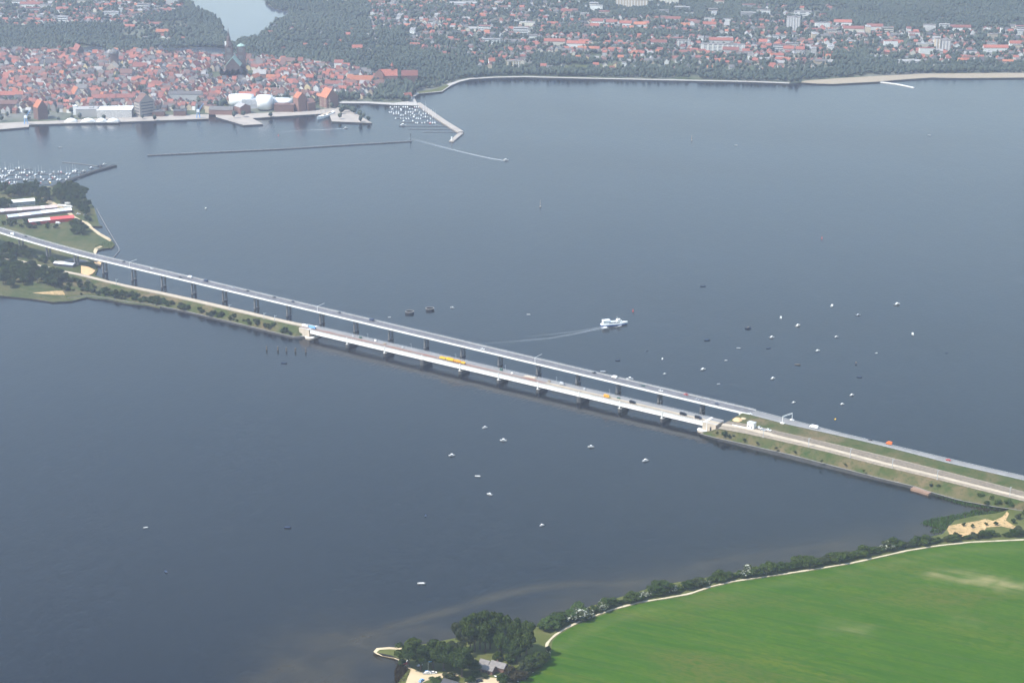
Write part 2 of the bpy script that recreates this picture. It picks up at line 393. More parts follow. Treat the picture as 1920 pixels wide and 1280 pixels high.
# the island on the left with its bays
ISL = [(-380, 372), (0, 352), (40, 351), (76, 351), (104, 347.5), (110, 350), (132, 353), (158, 360), (164, 376), (176, 387), (180, 400), (186, 421), (192, 424), (172, 424), (176, 430), (190, 440), (200, 445), (209, 450),
       (216, 459), (208, 465), (193, 466), (178, 471), (174, 480), (181, 489), (184, 503), (178, 516), (215, 531), (300, 556), (300, 578), (279, 573), (238, 569), (200, 561), (180, 560), (163, 557), (135, 564), (100, 566), (60, 560), (30, 557), (0, 554), (-380, 520)]
slab('island_ground', PX(ISL, 1.6), 1.6, -2, [M['meadow'], M['dark_wall']])
sheet('beach', [(171, 423.5), (176, 428), (190, 438), (205, 446), (209, 450), (206, 452.5), (196, 447), (184, 440), (172, 430), (163, 424)], 1.8, M['sand'])
sheet('beach', [(175, 471), (177, 466), (186, 461), (194, 462), (184, 466), (181, 474), (178, 478)], 1.8, M['sand'])
sheet('track', [(104, 348.5), (84, 352), (90, 358), (88, 372), (110, 384), (128, 393), (140, 405), (152, 412), (165, 417), (172, 423), (166, 424), (146, 414), (134, 408), (126, 400), (108, 393), (80, 376), (78, 352)], 1.9, M['sand'])
sheet('sand_bank', [(152, 498), (166, 500), (179, 507), (173, 513), (164, 517), (152, 512)], 2.6, M['dirt'], 1.5)
sheet('sand_bank', [(174, 488), (182, 488), (190, 492), (188, 498), (180, 496)], 2.2, M['dirt'], 1.0)
sheet('sand_flat', [(60, 549), (95, 546), (130, 544), (163, 547), (150, 550), (120, 553), (90, 552)], 1.85, M['sandy_grass'])
sheet('sand_flat', [(96, 492), (136, 484), (168, 489), (160, 492), (130, 490), (108, 495)], 1.9, M['ledge'])

# near shore: rough ground, field, footpath
NS = PX(NEAR_SHORE, 2.0)
slab('near_shore_ground', NS+[at(1900, 952, 2), (900, 1980, 2), (1600, 1900, 2), (1600, 1180, 2), (-160, 1180, 2), at(738, 1290, 2), at(757, 1265, 2), at(768, 1252, 2), at(752, 1236, 2), at(735, 1228, 2)], 2.0, -2, [M['lawn'], M['dark_wall']])
PATH = [(1040, 1232), (1030, 1224), (1024, 1213), (1027, 1203), (1040, 1190), (1060, 1177), (1085, 1165), (1112, 1154.5), (1150, 1141), (1200, 1128), (1250, 1120), (1292, 1112.5), (1332, 1099), (1372, 1089.5), (1410, 1083.5), (1450, 1078), (1500, 1070.5),
        (1550, 1062.5), (1600, 1054), (1650, 1043), (1700, 1031.5), (1760, 1022), (1820, 1015.5), (1920, 1011), (2150, 1002)]
pth = resample(PX(PATH, 2.3), 120)
tng = np.gradient(pth, axis=0); tng /= np.linalg.norm(tng[:, :2], axis=1)[:, None]; nrm = np.stack([-tng[:, 1], tng[:, 0], 0*tng[:, 0]], 1)
mb = MB(); wob = 1+.18*np.sin(np.arange(120)*1.7)+.1*np.sin(np.arange(120)*.6)
A_ = pth+nrm*(1.15*wob)[:, None]; B_ = pth-nrm*(1.15*wob)[:, None]
mb.loft([[a, b] for a, b in zip(A_, B_)], closed=False, caps=False); tag(mb.build('footpath', plain('footpath_gravel', (.50, .43, .30), .95, (.40, .34, .23), scale=.3)), kind='structure')
def build_field():
    edge = [tuple(p) for p in (pth-nrm*2.6)[6:]]
    poly = [at(955, 1295, 2.2), at(1000, 1262, 2.2), at(1030, 1238, 2.2)]+edge+[(1500, 1900, 2.2), (1500, 1200, 2.2), (0, 1200, 2.2)]
    xs = np.arange(-40, 1500, 9.0); ys = np.arange(1200, 1950, 9.0); X, Y = np.meshgrid(xs, ys)
    # one face per cell inside, boundary as the ngon below; a shallow rise towards the middle of the field
    mb = MB(); mb.poly([(p[0], p[1], 2.2) for p in poly][::-1]); me = mb.mesh('field', M['field'])
    import bmesh
    bm = bmesh.new(); bm.from_mesh(me); bmesh.ops.triangulate(bm, faces=bm.faces[:])
    for ax, arr in ((0, np.arange(0, 700, 14.0)), (1, np.arange(1340, 1800, 14.0))):
        for c in arr:
            co = (c, 0, 0) if ax == 0 else (0, c, 0); no = (1, 0, 0) if ax == 0 else (0, 1, 0)
            bmesh.ops.bisect_plane(bm, geom=bm.verts[:]+bm.edges[:]+bm.faces[:], plane_co=co, plane_no=no)
    E_ = [p[:2] for p in edge]
    P1 = [at(1760, 1079, 2)[:2], at(1800, 1084, 2)[:2], at(1850, 1092, 2)[:2], at(1900, 1106, 2)[:2]]
    P2 = [at(1560, 1180, 2)[:2], at(1620, 1190, 2)[:2]]; P3 = [at(1790, 1165, 2)[:2], at(1830, 1170, 2)[:2]]
    vx = np.array([v.co[:] for v in bm.verts]); d = seg_dist(vx[:, 0], vx[:, 1], E_)
    bare = .65*np.exp(-(seg_dist(vx[:, 0], vx[:, 1], P1)/10)**2)+.35*np.exp(-(seg_dist(vx[:, 0], vx[:, 1], P2)/9)**2)+.25*np.exp(-(seg_dist(vx[:, 0], vx[:, 1], P3)/6)**2)+.10*np.exp(-((d-14)/7)**2)
    rise = np.clip((d-4)/150, 0, 1); rise = 3.2*rise*rise*(3-2*rise)
    for v, r in zip(bm.verts, rise): v.co.z += r
    bm.to_mesh(me); bm.free()
    a = me.attributes.new('bare', 'FLOAT', 'POINT'); a.data.foreach_set('value', bare.astype(np.float32))
    me.polygons.foreach_set('use_smooth', [True]*len(me.polygons))
    tag(put('field', me), kind='structure')
build_field()
sheet('beach', [(700, 1221), (706, 1214), (730, 1212), (762, 1214.5), (762, 1218), (730, 1216), (712, 1217), (706, 1222), (718, 1229), (742, 1233), (760, 1240), (772, 1252), (790, 1259), (820, 1262), (850, 1259), (862, 1264), (850, 1270), (820, 1270), (800, 1275), (770, 1290), (757, 1290), (765, 1268), (770, 1256), (752, 1239), (738, 1233), (716, 1229), (706, 1225)], 2.2, M['sand'])
sheet('yard', [(864, 1285), (880, 1273), (905, 1268), (930, 1270), (948, 1276), (965, 1280), (960, 1290), (900, 1292)], 2.2, M['sand'])
sheet('sand_flat', [(1776, 992), (1779, 985), (1800, 981), (1834, 976), (1848, 972), (1862, 976), (1880, 968), (1888, 958), (1892, 962), (1886, 975), (1898, 983), (1925, 995), (1925, 1000), (1895, 990), (1878, 986), (1850, 988), (1845, 996), (1830, 1002), (1805, 1007), (1790, 1013), (1775, 1013), (1782, 1004)], 2.25, M['sandy_grass'])
sheet('sand_flat', [(1790, 929), (1815, 931), (1835, 937), (1848, 941), (1842, 943), (1820, 938), (1795, 932)], 2.6, M['sand'])

# the bridges' line over the water
NQ = np.array([-546.2389, 2560.3288]); NA = R(34.737); nb = np.array([math.cos(NA), -math.sin(NA)]); nn = np.array([-math.sin(NA), -math.cos(NA)])
def ndeck(t): return 17.6-.0073*t+(1.5e-4*t*t if t < 0 else 0)       # underside of the new bridge's deck
def newp(t, lat, z): p = NQ+nb*t+nn*lat; return (p[0], p[1], z)      # lat: towards the camera
OC = np.array([-16.46, 2127.876]); ob = np.array([.824066, -.566494]); on = np.array([-.566494, -.824066])
def oldp(t, off, z): p = OC+ob*t-on*off; return (p[0], p[1], z)      # off: away from the camera
OANG = math.atan2(ob[1], ob[0]); NANG = -NA

def loft_lines(name, lines, mats, n=60, midx=None, cap=True):
    L = [resample(l, n) for l in lines]; mb = MB()
    for k in range(len(L)-1):
        a, b = L[k], L[k+1]
        for i in range(n-1): mb.poly([a[i], a[i+1], b[i+1], b[i]], (midx or [0]*99)[k])
    if cap:       # the end slopes
        for e, sgn in ((0, -1), (n-1, 1)):
            top = [l[e] for l in L]; low = [np.array([p[0]+sgn*ob[0]*max(0, p[2])*.9, p[1]+sgn*ob[1]*max(0, p[2])*.9, -1.0]) for p in top]
            for k in range(len(L)-1): mb.poly([top[k], top[k+1], low[k+1], low[k]], (midx or [0]*99)[k] if (midx or [0]*99)[k] != 2 else 0)
    o = mb.build(name, mats); return tag(o, kind='structure')
ext = lambda pts, dv: pts
ZF = 10.6
wl = [(1311, 817), (1340, 826), (1363, 832), (1447, 854), (1547, 879), (1647, 903), (1712, 918), (1744, 928), (1800, 942), (1860, 952), (1930, 962), (2300, 1060)]
wt = [(1313, 813), (1340, 820.5), (1380, 829), (1480, 852), (1580, 878), (1660, 899), (1712, 911), (1744, 922), (1800, 938), (1860, 949), (1930, 959), (2300, 1056)]
wi = [(u+1.2, v-.9) for u, v in wt]
f0 = [(1346, 803), (1390, 811), (1447, 823), (1547, 846), (1647, 872), (1747, 896), (1847, 921), (1935, 943), (2300, 1038)]
f1 = [(1352, 797), (1395, 804), (1447, 818), (1547, 841), (1647, 867.5), (1747, 891.5), (1847, 916.5), (1935, 938), (2300, 1033)]
f2 = [(1356, 793.5), (1398, 800), (1450, 813.3), (1550, 837.5), (1650, 863.8), (1750, 888), (1850, 913), (1935, 934), (2300, 1029)]
f3 = [(1366, 789), (1405, 795), (1460, 808), (1560, 830.5), (1660, 854.5), (1760, 879.5), (1860, 905), (1935, 925), (2300, 1020)]
h0 = [(1392, 774), (1437, 785.5), (1467, 793.5), (1527, 806.5), (1613, 826), (1667, 839), (1780, 868.5), (1920, 900.5), (1960, 910), (2300, 1000)]
h1 = [(1404, 766.5), (1449, 778), (1487, 788), (1580, 812.5), (1713, 844), (1813, 868), (1920, 892.5), (1960, 902), (2300, 992)]
far = [tuple(np.array(at(u, v, 12.5))+np.array([-on[0]*15, -on[1]*15, -13.5])) for u, v in h1]
embR = loft_lines('embankment', [PX(wl, -.8), PX(wt, 2.3), PX(wi, 2.4), PX(f0, ZF-.4), PX(f0, ZF-.2), PX(f3, ZF), PX(h0, 12.4), PX(h1, 12.5), far],
                  [M['bank'], M['dark_wall'], M['ledge'], M['ballast']], midx=[1, 2, 0, 0, 3, 0, 0, 0])
def ribbon(name, lines, mat, up=.0, n=60):
    L = [resample(l, n) for l in lines]; mb = MB()
    for k in range(len(L)-1):
        for i in range(n-1): mb.poly([L[k][i]+(0, 0, up), L[k][i+1]+(0, 0, up), L[k+1][i+1]+(0, 0, up), L[k+1][i]+(0, 0, up)])
    return tag(mb.build(name, mat), kind='structure')
ribbon('gravel_yard', [PX([(1357, 794.5), (1398, 801.5), (1447, 813)], ZF+.06), PX([(1364, 790.5), (1404, 796.5), (1452, 808)], ZF+.06)], M['cream_road'])
ribbon('service_road', [PX(f1, ZF+.12), PX(f2, ZF+.12)], M['cream_road'])
ribbon('highway', [PX([(u, v-.2) for u, v in h0], 12.55), PX([(u, v+.3) for u, v in h1], 12.62)], M['asphalt_old'])
# left causeway
cw = [(120, 563), (163, 556.5), (200, 562), (238, 569), (280, 574), (352, 589), (477, 619), (507, 626.5), (551, 637), (581, 634.5)]
ct = [(125, 559), (163, 554), (200, 559), (238, 566), (280, 570), (352, 584.5), (477, 614), (507, 621.5), (551, 631.5), (580, 629)]
ci = [(u+1.2, v-.9) for u, v in ct]
e0 = [(95, 506), (153, 518), (200, 530), (242, 540), (305, 553), (367, 567), (430, 582), (477, 592.5), (507, 600), (560, 611.5), (583, 616)]
e1 = [(95, 502.5), (153, 513), (200, 525), (242, 534.5), (305, 547), (367, 560.5), (430, 575), (477, 586), (507, 593.5), (560, 605), (588, 611)]
def zramp(pts): return [at(u, v, 4.0+(ZF-4.0)*min(1, max(0, (u-95)/330))) for u, v in pts]
e0z, e1z = zramp(e0), zramp(e1)
efar = [(p[0]-on[0]*(p[2]*1.5), p[1]-on[1]*(p[2]*1.5), -1) for p in e1z]
embL = loft_lines('embankment', [PX(cw, -.8), PX(ct, 1.9), PX(ci, 2.0), e0z, e1z, efar], [M['bank'], M['dark_wall'], M['ledge'], M['ballast']], midx=[1, 2, 0, 3, 0])
def inset(a, b, s, up):
    A, B = resample(a, 60), resample(b, 60); return [A*(1-s)+B*s+(0, 0, up)]
A0, B0 = resample(e0z, 60), resample(e1z, 60)
ribbon('service_road', [A0*.80+B0*.20+np.array([0, 0, .15]), A0*.18+B0*.82+np.array([0, 0, .15])], M['cream_road'])
rl = [(-60, 470), (0, 483.5), (18, 486), (44, 491), (61, 495.5), (95, 503)]
ribbon('service_road', [PX([(u, v+2.2) for u, v in rl], 4.1), PX([(u, v-2.2) for u, v in rl], 4.1)], M['cream_road'])

# ------------------------------------------------------------------ haze over everything
hm = bpy.data.materials.new('haze'); hm.use_nodes = True; hn = hm.node_tree
hn.nodes.remove(hn.nodes['Principled BSDF'])
pv = hn.nodes.new('ShaderNodeVolumePrincipled'); pv.inputs['Color'].default_value = c4(HAZE_COLOR); pv.inputs['Density'].default_value = HAZE_DENSITY
pv.inputs['Anisotropy'].default_value = 0.65
hn.links.new(pv.outputs[0], hn.nodes['Material Output'].inputs['Volume'])
mb = MB(); mb.box((0, 3350, -3), (7100, 8700, H+20))
hz = tag(mb.build('haze', hm), kind='stuff', label='thin blue haze in the air over the water and town')
# ------------------------------------------------------------------ the new road bridge
def sweep(name, prof, ts, pt, zf, mats, parent, midx=None, closed=True):
    "prof: (lateral, height) pairs carried along the stations ts"
    mb = MB(); rings = [[pt(t, a, zf(t)+h) for a, h in prof] for t in ts]
    mb.loft(rings, closed=closed, caps=closed); return mb.build(name, mats, parent)
TS = [-330+i*13.5 for i in range(98)]
rb = thing('road_bridge', 'long new concrete road bridge on paired slim piers, behind the white girder bridge', 'bridge', None, (0, 0, 0))
sweep('box_girder', [(3.2, 0), (-3.2, 0), (-4.2, 1.6), (4.2, 1.6)], TS, newp, ndeck, M['pier_conc'], rb)
sweep('deck_slab', [(7.5, 1.75), (7.5, 2.15), (-7.5, 2.15), (-7.5, 1.75), (-4.2, 1.55), (4.2, 1.55)], TS, newp, ndeck, M['pier_conc'], rb)
sweep('fascia', [(7.95, .85), (7.95, 2.65), (7.52, 2.65), (7.52, .85)], TS, newp, ndeck, M['white_steel'], rb)
sweep('fascia', [(-7.52, 1.4), (-7.52, 2.5), (-7.75, 2.5), (-7.75, 1.4)], TS, newp, ndeck, M['white_conc'], rb)
sweep('carriageway', [(6.3, 2.20), (6.3, 2.23), (-6.3, 2.23), (-6.3, 2.20)], TS, newp, ndeck, M['asphalt'], rb)
for a in (5.9, -5.9):
    sweep('edge_line', [(a+.15, 2.24), (a+.15, 2.26), (a-.15, 2.26), (a-.15, 2.24)], TS, newp, ndeck, M['paint'], rb)
for a in (.1,):
    mb = MB()
    for k in range(0, 108):
        t0 = -320+k*12; mb.poly([newp(t0, a+.1, ndeck(t0)+2.26), newp(t0+5, a+.1, ndeck(t0+5)+2.26), newp(t0+5, a-.1, ndeck(t0+5)+2.26), newp(t0, a-.1, ndeck(t0)+2.26)])
    tag(mb.build('lane_marking', M['paint'], rb), kind='stuff')
for a in (6.7, -6.7):
    mb = MB(); mb.loft([[newp(t, a+x, ndeck(t)+h) for x, h in ((.12, 2.75), (.12, 3.0), (-.12, 3.0), (-.12, 2.75))] for t in TS])
    for t in np.arange(-326, 965, 6): mb.bar(newp(t, a, ndeck(t)+2.1), newp(t, a, ndeck(t)+3.0), .09)
    mb.build('guard_rail', M['concrete'], rb)
mb = MB()       # hand rail on the far side
for zz in (3.0, 3.6): mb.loft([[newp(t, -7.7+x, ndeck(t)+zz+h) for x, h in ((.06, -.05), (.06, .05), (-.06, .05), (-.06, -.05))] for t in TS])
for t in np.arange(-326, 965, 4.5): mb.bar(newp(t, -7.7, ndeck(t)+2.5), newp(t, -7.7, ndeck(t)+3.6), .06)
mb.build('hand_rail', M['steel_grey'], rb)
for i in range(-5, 18):
    t = i*54.0; zd = ndeck(t); land = i < 0; zb = 1.5 if land else -1.0
    p = MB(); p.box(newp(t, 0, zb), (3.0, 8.0, 2.3 if not land else 1.0), NANG)
    pr = p.build('pier', M['pier_conc'], rb)
    for s_ in (-1, 1):
        q = MB(); q.box(newp(t, 3.0*s_, zb+(2.3 if not land else 1.0)), (2.2, 1.9, zd-.9-zb-(2.3 if not land else 1.0)), NANG, taper=.92); q.build('column', M['pier_conc'], pr)
    q = MB(); q.box(newp(t, 0, zd-.9), (2.4, 8.2, .88), NANG); q.build('crosshead', M['concrete'], pr)
mb = MB(); mb.box(newp(972, 0, 1.5), (10, 15.2, ndeck(972)-1.0), NANG); mb.build('abutment', M['white_conc'], rb)

# sign gantries
def ordw(n):
    a = ['', 'first', 'second', 'third', 'fourth', 'fifth', 'sixth', 'seventh', 'eighth', 'ninth', 'tenth', 'eleventh', 'twelfth', 'thirteenth', 'fourteenth', 'fifteenth', 'sixteenth', 'seventeenth', 'eighteenth', 'nineteenth']
    t = ['', '', 'twent', 'thirt', 'fort', 'fift', 'sixt', 'sevent', 'eight', 'ninet']
    if n < 20: return a[n]
    if n < 100: return t[n//10]+('ieth' if n % 10 == 0 else 'y-'+a[n % 10])
    return 'hundred-and-'+(ordw(n-100) if n > 100 else 'zeroth')
def cantilever(t, lat, arm, label):
    z0 = ndeck(t)+2.1; g = thing('sign_gantry', label, 'gantry', 'gantries over the new road', newp(t, lat, z0))
    o = np.array(newp(t, lat, z0)); d = np.array([nn[0], nn[1], 0])*(-1 if lat > 0 else 1)
    mb = MB(); mb.bar((0, 0, 0), (0, 0, 7.2), .28, n=6); mb.build('post', M['white_steel'], g)
    mb = MB(); mb.bar((0, 0, 7.0), tuple(d*arm+np.array([0, 0, 7.3])), .24, n=4); mb.build('arm', M['white_steel'], g)
    mb = MB(); mb.box((0, 0, 0), (1.2, 1.2, .35), NANG); mb.build('base', M['white_conc'], g)
def t_at(u, lat=0.0, dz=2.2):
    lo, hi = -340.0, 1000.0
    for _ in range(50):
        m = (lo+hi)/2; x = project(*newp(m, lat, ndeck(m)+dz))[0]
        lo, hi = (m, hi) if x < u else (lo, m)
    return lo
cantilever(t_at(243, 7.2), 7.2, 14, 'leftmost white cantilever sign gantry on the new road bridge')
cantilever(t_at(595, 7.2), 7.2, 14, 'white cantilever sign gantry on the new bridge above the left bridge abutment')
cantilever(t_at(1003, 7.2), 7.2, 14, 'rightmost white cantilever sign gantry on the new road bridge')
g0, g1 = np.array(at(1467, 793.5, 12.5)), np.array(at(1485, 787.5, 12.6)); mid = (g0+g1)/2
pg = thing('portal_gantry', 'white portal gantry spanning the road on the right embankment', 'gantry', 'gantries over the new road', tuple(mid))
for e in (g0-mid, g1-mid):
    mb = MB(); mb.bar(tuple(e), tuple(e+[0, 0, 7.5]), .35, n=6); mb.build('post', M['white_steel'], pg)
    mb = MB(); mb.box(tuple(e), (4.4, 2.6, .9), NANG); mb.build('base', M['white_conc'], pg)
mb = MB()
for zz in (7.2, 8.2): mb.bar(tuple(g0-mid+[0, 0, zz]), tuple(g1-mid+[0, 0, zz]), .3)
for k in range(9):
    a, b = k/8, (k+.5)/8
    if k < 8: mb.bar(tuple((g0-mid)*(1-a)+(g1-mid)*a+[0, 0, 7.2]), tuple((g0-mid)*(1-b)+(g1-mid)*b+[0, 0, 8.2]), .14)
mb.build('truss', M['white_steel'], pg)

# ------------------------------------------------------------------ the old bridge: road and railway on plate girders
ob_ = thing('girder_bridge', 'white plate-girder road and rail bridge on low piers, nearest bridge', 'bridge')
OT = [-277+i*13.575 for i in range(41)]; OT2 = [-294.0]+OT+[283.0]; zf0 = lambda t: 0.0
ZB, ZG = 7.0, 10.9
for off, nm in ((.75, 'plate_girder'), (6.6, 'plate_girder'), (12.0, 'plate_girder'), (16.0, 'plate_girder')):
    sweep(nm, [(off+.12, ZB+.1+(off > 1)*1.6), (off+.12, ZG), (off-.12, ZG), (off-.12, ZB+.1+(off > 1)*1.6)], OT, oldp, zf0, M['white_steel'], ob_)
    if off == .75: sweep('flange', [(off+.5, ZB-.12), (off+.5, ZB+.1), (off-.5, ZB+.1), (off-.5, ZB-.12)], OT, oldp, zf0, M['white_steel'], ob_)
mb = MB()
for k in range(181): mb.box(oldp(-277+k*3.0, .58, ZB+.1), (.10, .09, ZG-ZB-.2), OANG)
tag(mb.build('stiffener', M['white_steel'], ob_), kind='stuff')
sweep('deck', [(16.3, ZG), (16.3, ZG+.35), (.45, ZG+.35), (.45, ZG)], OT2, oldp, zf0, M['concrete'], ob_)
sweep('walkway_edge', [(.66, ZG+.36), (.66, ZG+.85), (.50, ZG+.85), (.50, ZG+.36)], OT, oldp, zf0, M['white_steel'], ob_)
sweep('roadway', [(15.4, ZG+.36), (15.4, ZG+.44), (9.3, ZG+.44), (9.3, ZG+.36)], OT2, oldp, zf0, M['asphalt_old'], ob_)
sweep('track_bed', [(8.4, ZG+.36), (8.4, ZG+.60), (2.9, ZG+.60), (2.9, ZG+.36)], OT2[:27], oldp, zf0, M['ballast_red'], ob_)
sweep('track_bed', [(8.4, ZG+.36), (8.4, ZG+.58), (2.9, ZG+.58), (2.9, ZG+.36)], OT2[26:], oldp, zf0, M['cream_road'], ob_)
for a in (4.2, 5.65):
    sweep('rail', [(a+.08, ZG+.6), (a+.08, ZG+.76), (a-.08, ZG+.76), (a-.08, ZG+.6)], OT, oldp, zf0, M['rail'], ob_)
for a, nm in ((.55, 'railing'), (16.2, 'railing')):
    mb = MB()
    for zz in (1.0, 1.55): mb.loft([[oldp(t, a+x, ZG+zz+h) for x, h in ((.05, -.05), (.05, .05), (-.05, .05), (-.05, -.05))] for t in OT])
    for k in range(182): mb.bar(oldp(-277+k*2.98, a, ZG+.3), oldp(-277+k*2.98, a, ZG+1.55), .09)
    mb.build(nm, M['dark_steel'] if a < 1 else M['steel_grey'], ob_)
M['pier_dark'] = plain('stained_pier_concrete', (.085, .08, .075), .9, (.05, .05, .048), scale=.3)
PT = [-219.6, -163.0, -107.6, -53.1, .8, 54.8, 109.6, 162.3, 215.8]
for k, t in enumerate(PT):
    big = k in (2, 6); hh = ZB-.15 if big else 4.0; a = 3.0 if big else 2.4
    mb = MB(); ring = []       # hull-shaped block with a pointed nose
    outline = [(-a, .6), (-a*.6, -.5), (0, -.9), (a*.6, -.5), (a, .6), (a, 17.2), (0, 18.2), (-a, 17.2)]
    mb.loft([[oldp(t+x, y, z) for x, y in outline] for z in (-1.5, hh)])
    pr = mb.build('pier', M['pier_dark'], ob_)
    mb = MB(); mb.loft([[oldp(t+x*1.08, .1+y*1.0 if y > 0 else y*1.15, z) for x, y in outline] for z in (hh, hh+.25)]); mb.build('pier_cap', M['concrete'], pr)
    if not big:
        for y in (.75, 6.6, 12.0, 16.0):
            mb = MB(); mb.box(oldp(t, y, hh+.25), (1.0, 1.4, ZB-hh-.4+(y > 1)*1.6), OANG); mb.build('bearing_column', M['white_steel'], pr)
    mb = MB(); mb.box(oldp(t, .25, ZB-.1), (.7, .5, ZG-ZB+2.2), OANG); mb.build('end_post', M['white_steel'], pr)
# abutments
def abutment(sgn, t, label):
    ab = thing('bridge_abutment', label, 'abutment', 'end blocks of the girder bridge', (0, 0, 0))
    L = 16.0; mb = MB(); mb.box(oldp(t+sgn*L/2, 8.4, .2), (L, 17.0, ZG+.1), OANG); mb.build('wall', M['stone'], ab)
    mb = MB(); mb.box(oldp(t+sgn*2.0, 8.4, ZG+.31), (3.0, 17.6, .35), OANG); mb.build('coping', M['white_conc'], ab)
    ring = [(x, y) for x, y in [(-6, 16)]+[(-6*math.sin(R(q))*1.0, -4.5*math.cos(R(q))+.5) for q in range(90, -91, -15)]+[(17, -3.5), (17, 16)]]
    ring = [(sgn*x if sgn > 0 else -x, y) for x, y in ring]
    mb = MB(); mb.prism([oldp(t+x, y, 0) for x, y in ring], -1.5, 1.9); mb.build('apron', M['stone'], ab)
    mb = MB(); mb.prism([oldp(t+x*1.03, y*1.03-.1, 0) for x, y in ring], 1.9, 2.3); mb.build('apron_edge', M['white_conc'], ab)
    if sgn > 0:
        mb = MB(); mb.box(oldp(t+10, -.12, 3.4), (1.6, .12, 4.2), OANG); mb.build('doorway', M['black'], ab)
        mb = MB(); mb.box(oldp(t+5.2, -.25, 2.3), (.8, .4, ZG-2.2), OANG); mb.build('pilaster', M['white_conc'], ab)
    return ab
abutment(1, 266, 'pale stone abutment with a dark doorway at the right end of the girder bridge')
abutment(-1, -278, 'low pale abutment with a rounded apron at the left end of the girder bridge')
# track on the right embankment, between the service road and the upper slope
def mixl(a, b, s, z): 
    A, B = resample(PX(a, z), 60), resample(PX(b, z), 60); return A*(1-s)+B*s
for s0, s1 in ((.12, .48), (.55, .92)):
    ribbon('railway_track', [mixl(f2, f3, s0, ZF+.15), mixl(f2, f3, s1, ZF+.15)], M['ballast'])
    for s_ in (s0+.1, s1-.1): ribbon('rail', [mixl(f2, f3, s_-.025, ZF+.3), mixl(f2, f3, s_+.025, ZF+.3)], M['rail'])
def mast(u, v, h, label, z=ZF):
    g = thing('catenary_mast', label, 'mast', 'masts along the railway', at(u, v, z-.6))
    mb = MB(); mb.bar((0, 0, 0), (0, 0, h), .30, n=6); mb.build('post', M['steel_grey'], g)
    mb = MB(); e = (-on[0]*4.5, -on[1]*4.5, 0); mb.bar((0, 0, h-1.0), (e[0], e[1], h-1.4), .14); mb.bar((0, 0, h-2.6), (e[0]*.8, e[1]*.8, h-1.5), .11); mb.build('bracket', M['steel_grey'], g)
    mb = MB(); mb.box((0, 0, 0), (1.0, 1.0, .7), OANG); mb.build('foot', M['concrete'], g)
for u, v, nm in ((1431, 820, 'grey railway mast nearest the stone abutment on the right embankment'), (1516, 838, 'second grey railway mast from the stone abutment on the right embankment'),
                 (1594, 858, 'third grey railway mast from the stone abutment on the right embankment'), (1673, 878, 'fourth grey railway mast from the stone abutment on the right embankment'),
                 (1757, 899, 'fifth grey railway mast from the stone abutment on the right embankment'), (1893, 931, 'rightmost grey railway mast, at the right edge of the picture')):
    mast(u, v, 10.5, nm)
for u, v, nm in ((495, 598, 'grey railway mast on the left causeway, second left of the blue truck'), (515, 602.5, 'grey railway mast on the left causeway, just left of the blue truck'), (430, 582, 'grey railway mast half way along the left causeway'), (218, 534, 'grey railway mast where the left causeway leaves the island')):
    mast(u, v, 8.0, nm, ZF if u > 420 else 7.5)
for k, t in enumerate((-200, -135, -70, 0, 70, 140, 205)):
    g = thing('catenary_mast', 'thin grey mast on the far edge of the girder bridge, %s from its left end' % ('first', 'second', 'third', 'fourth', 'fifth', 'sixth', 'last')[k], 'mast', 'masts on the girder bridge', oldp(t, 15.9, ZG+.35))
    mb = MB(); mb.bar((0, 0, 0), (0, 0, 6.0), .13, n=5); mb.build('post', M['steel_grey'], g)
    mb = MB(); mb.bar((0, 0, 5.8), (on[0]*3, on[1]*3, 6.0), .08); mb.build('bracket', M['steel_grey'], g)

for ln, sg, lb in ((h0, 1, 'long steel guard rail on the near side of the right highway'), (h1, -1, 'long steel guard rail on the far side of the right highway')):
    P = resample(PX(ln, 12.6), 120); g = thing('guard_rail', lb, 'guard rail', 'guard rails of the right highway', tuple(P[0])); o0 = P[0]; mb = MB()
    off = np.array([on[0], on[1], 0])*.6*sg
    mb.loft([[tuple(p-o0-off+np.array([0, 0, z])+np.array([on[0], on[1], 0])*x) for x, z in ((.06, .55), (.06, .85), (-.06, .85), (-.06, .55))] for p in P]); mb.build('rail', M['steel_grey'], g); mb = MB()
    for p in P: mb.bar(tuple(p-o0-off), tuple(p-o0-off+np.array([0, 0, .8])), .07)
    tag(mb.build('post', M['steel_grey'], g), kind='stuff')
for u, v, r_, hh, cm, lb in ((1383, 787.5, 6.5, 3.0, 'dirt', 'reddish earth heap at the end of the road bridge'), (1394, 786, 5, 2.2, 'sand', 'smaller sand heap right of the reddish earth heap')):
    g = thing('earth_heap', lb, 'heap', 'earth heaps at the bridge end', at(u, v, 10.3)); mb = MB(); n = 14
    rings = [[((r_*k*(1+.16*math.sin(3*a+k*4)+.08*math.sin(7*a)))*math.cos(a), (r_*k*(1+.16*math.cos(2*a+k*3)))*math.sin(a), z) for a in [2*math.pi*i/n for i in range(n)]] for k, z in ((1, -2.5), (.95, 0), (.6, hh*.55), (.28, hh*.9), (.05, hh))]
    mb.loft(rings); mb.build('pile', M[cm], g, True); mb = MB(); mb.loft([[(p[0]*1.18, p[1]*1.18, z) for p in rings[1]] for z in (-2.6, .12)]); mb.build('spill', M[cm], g)
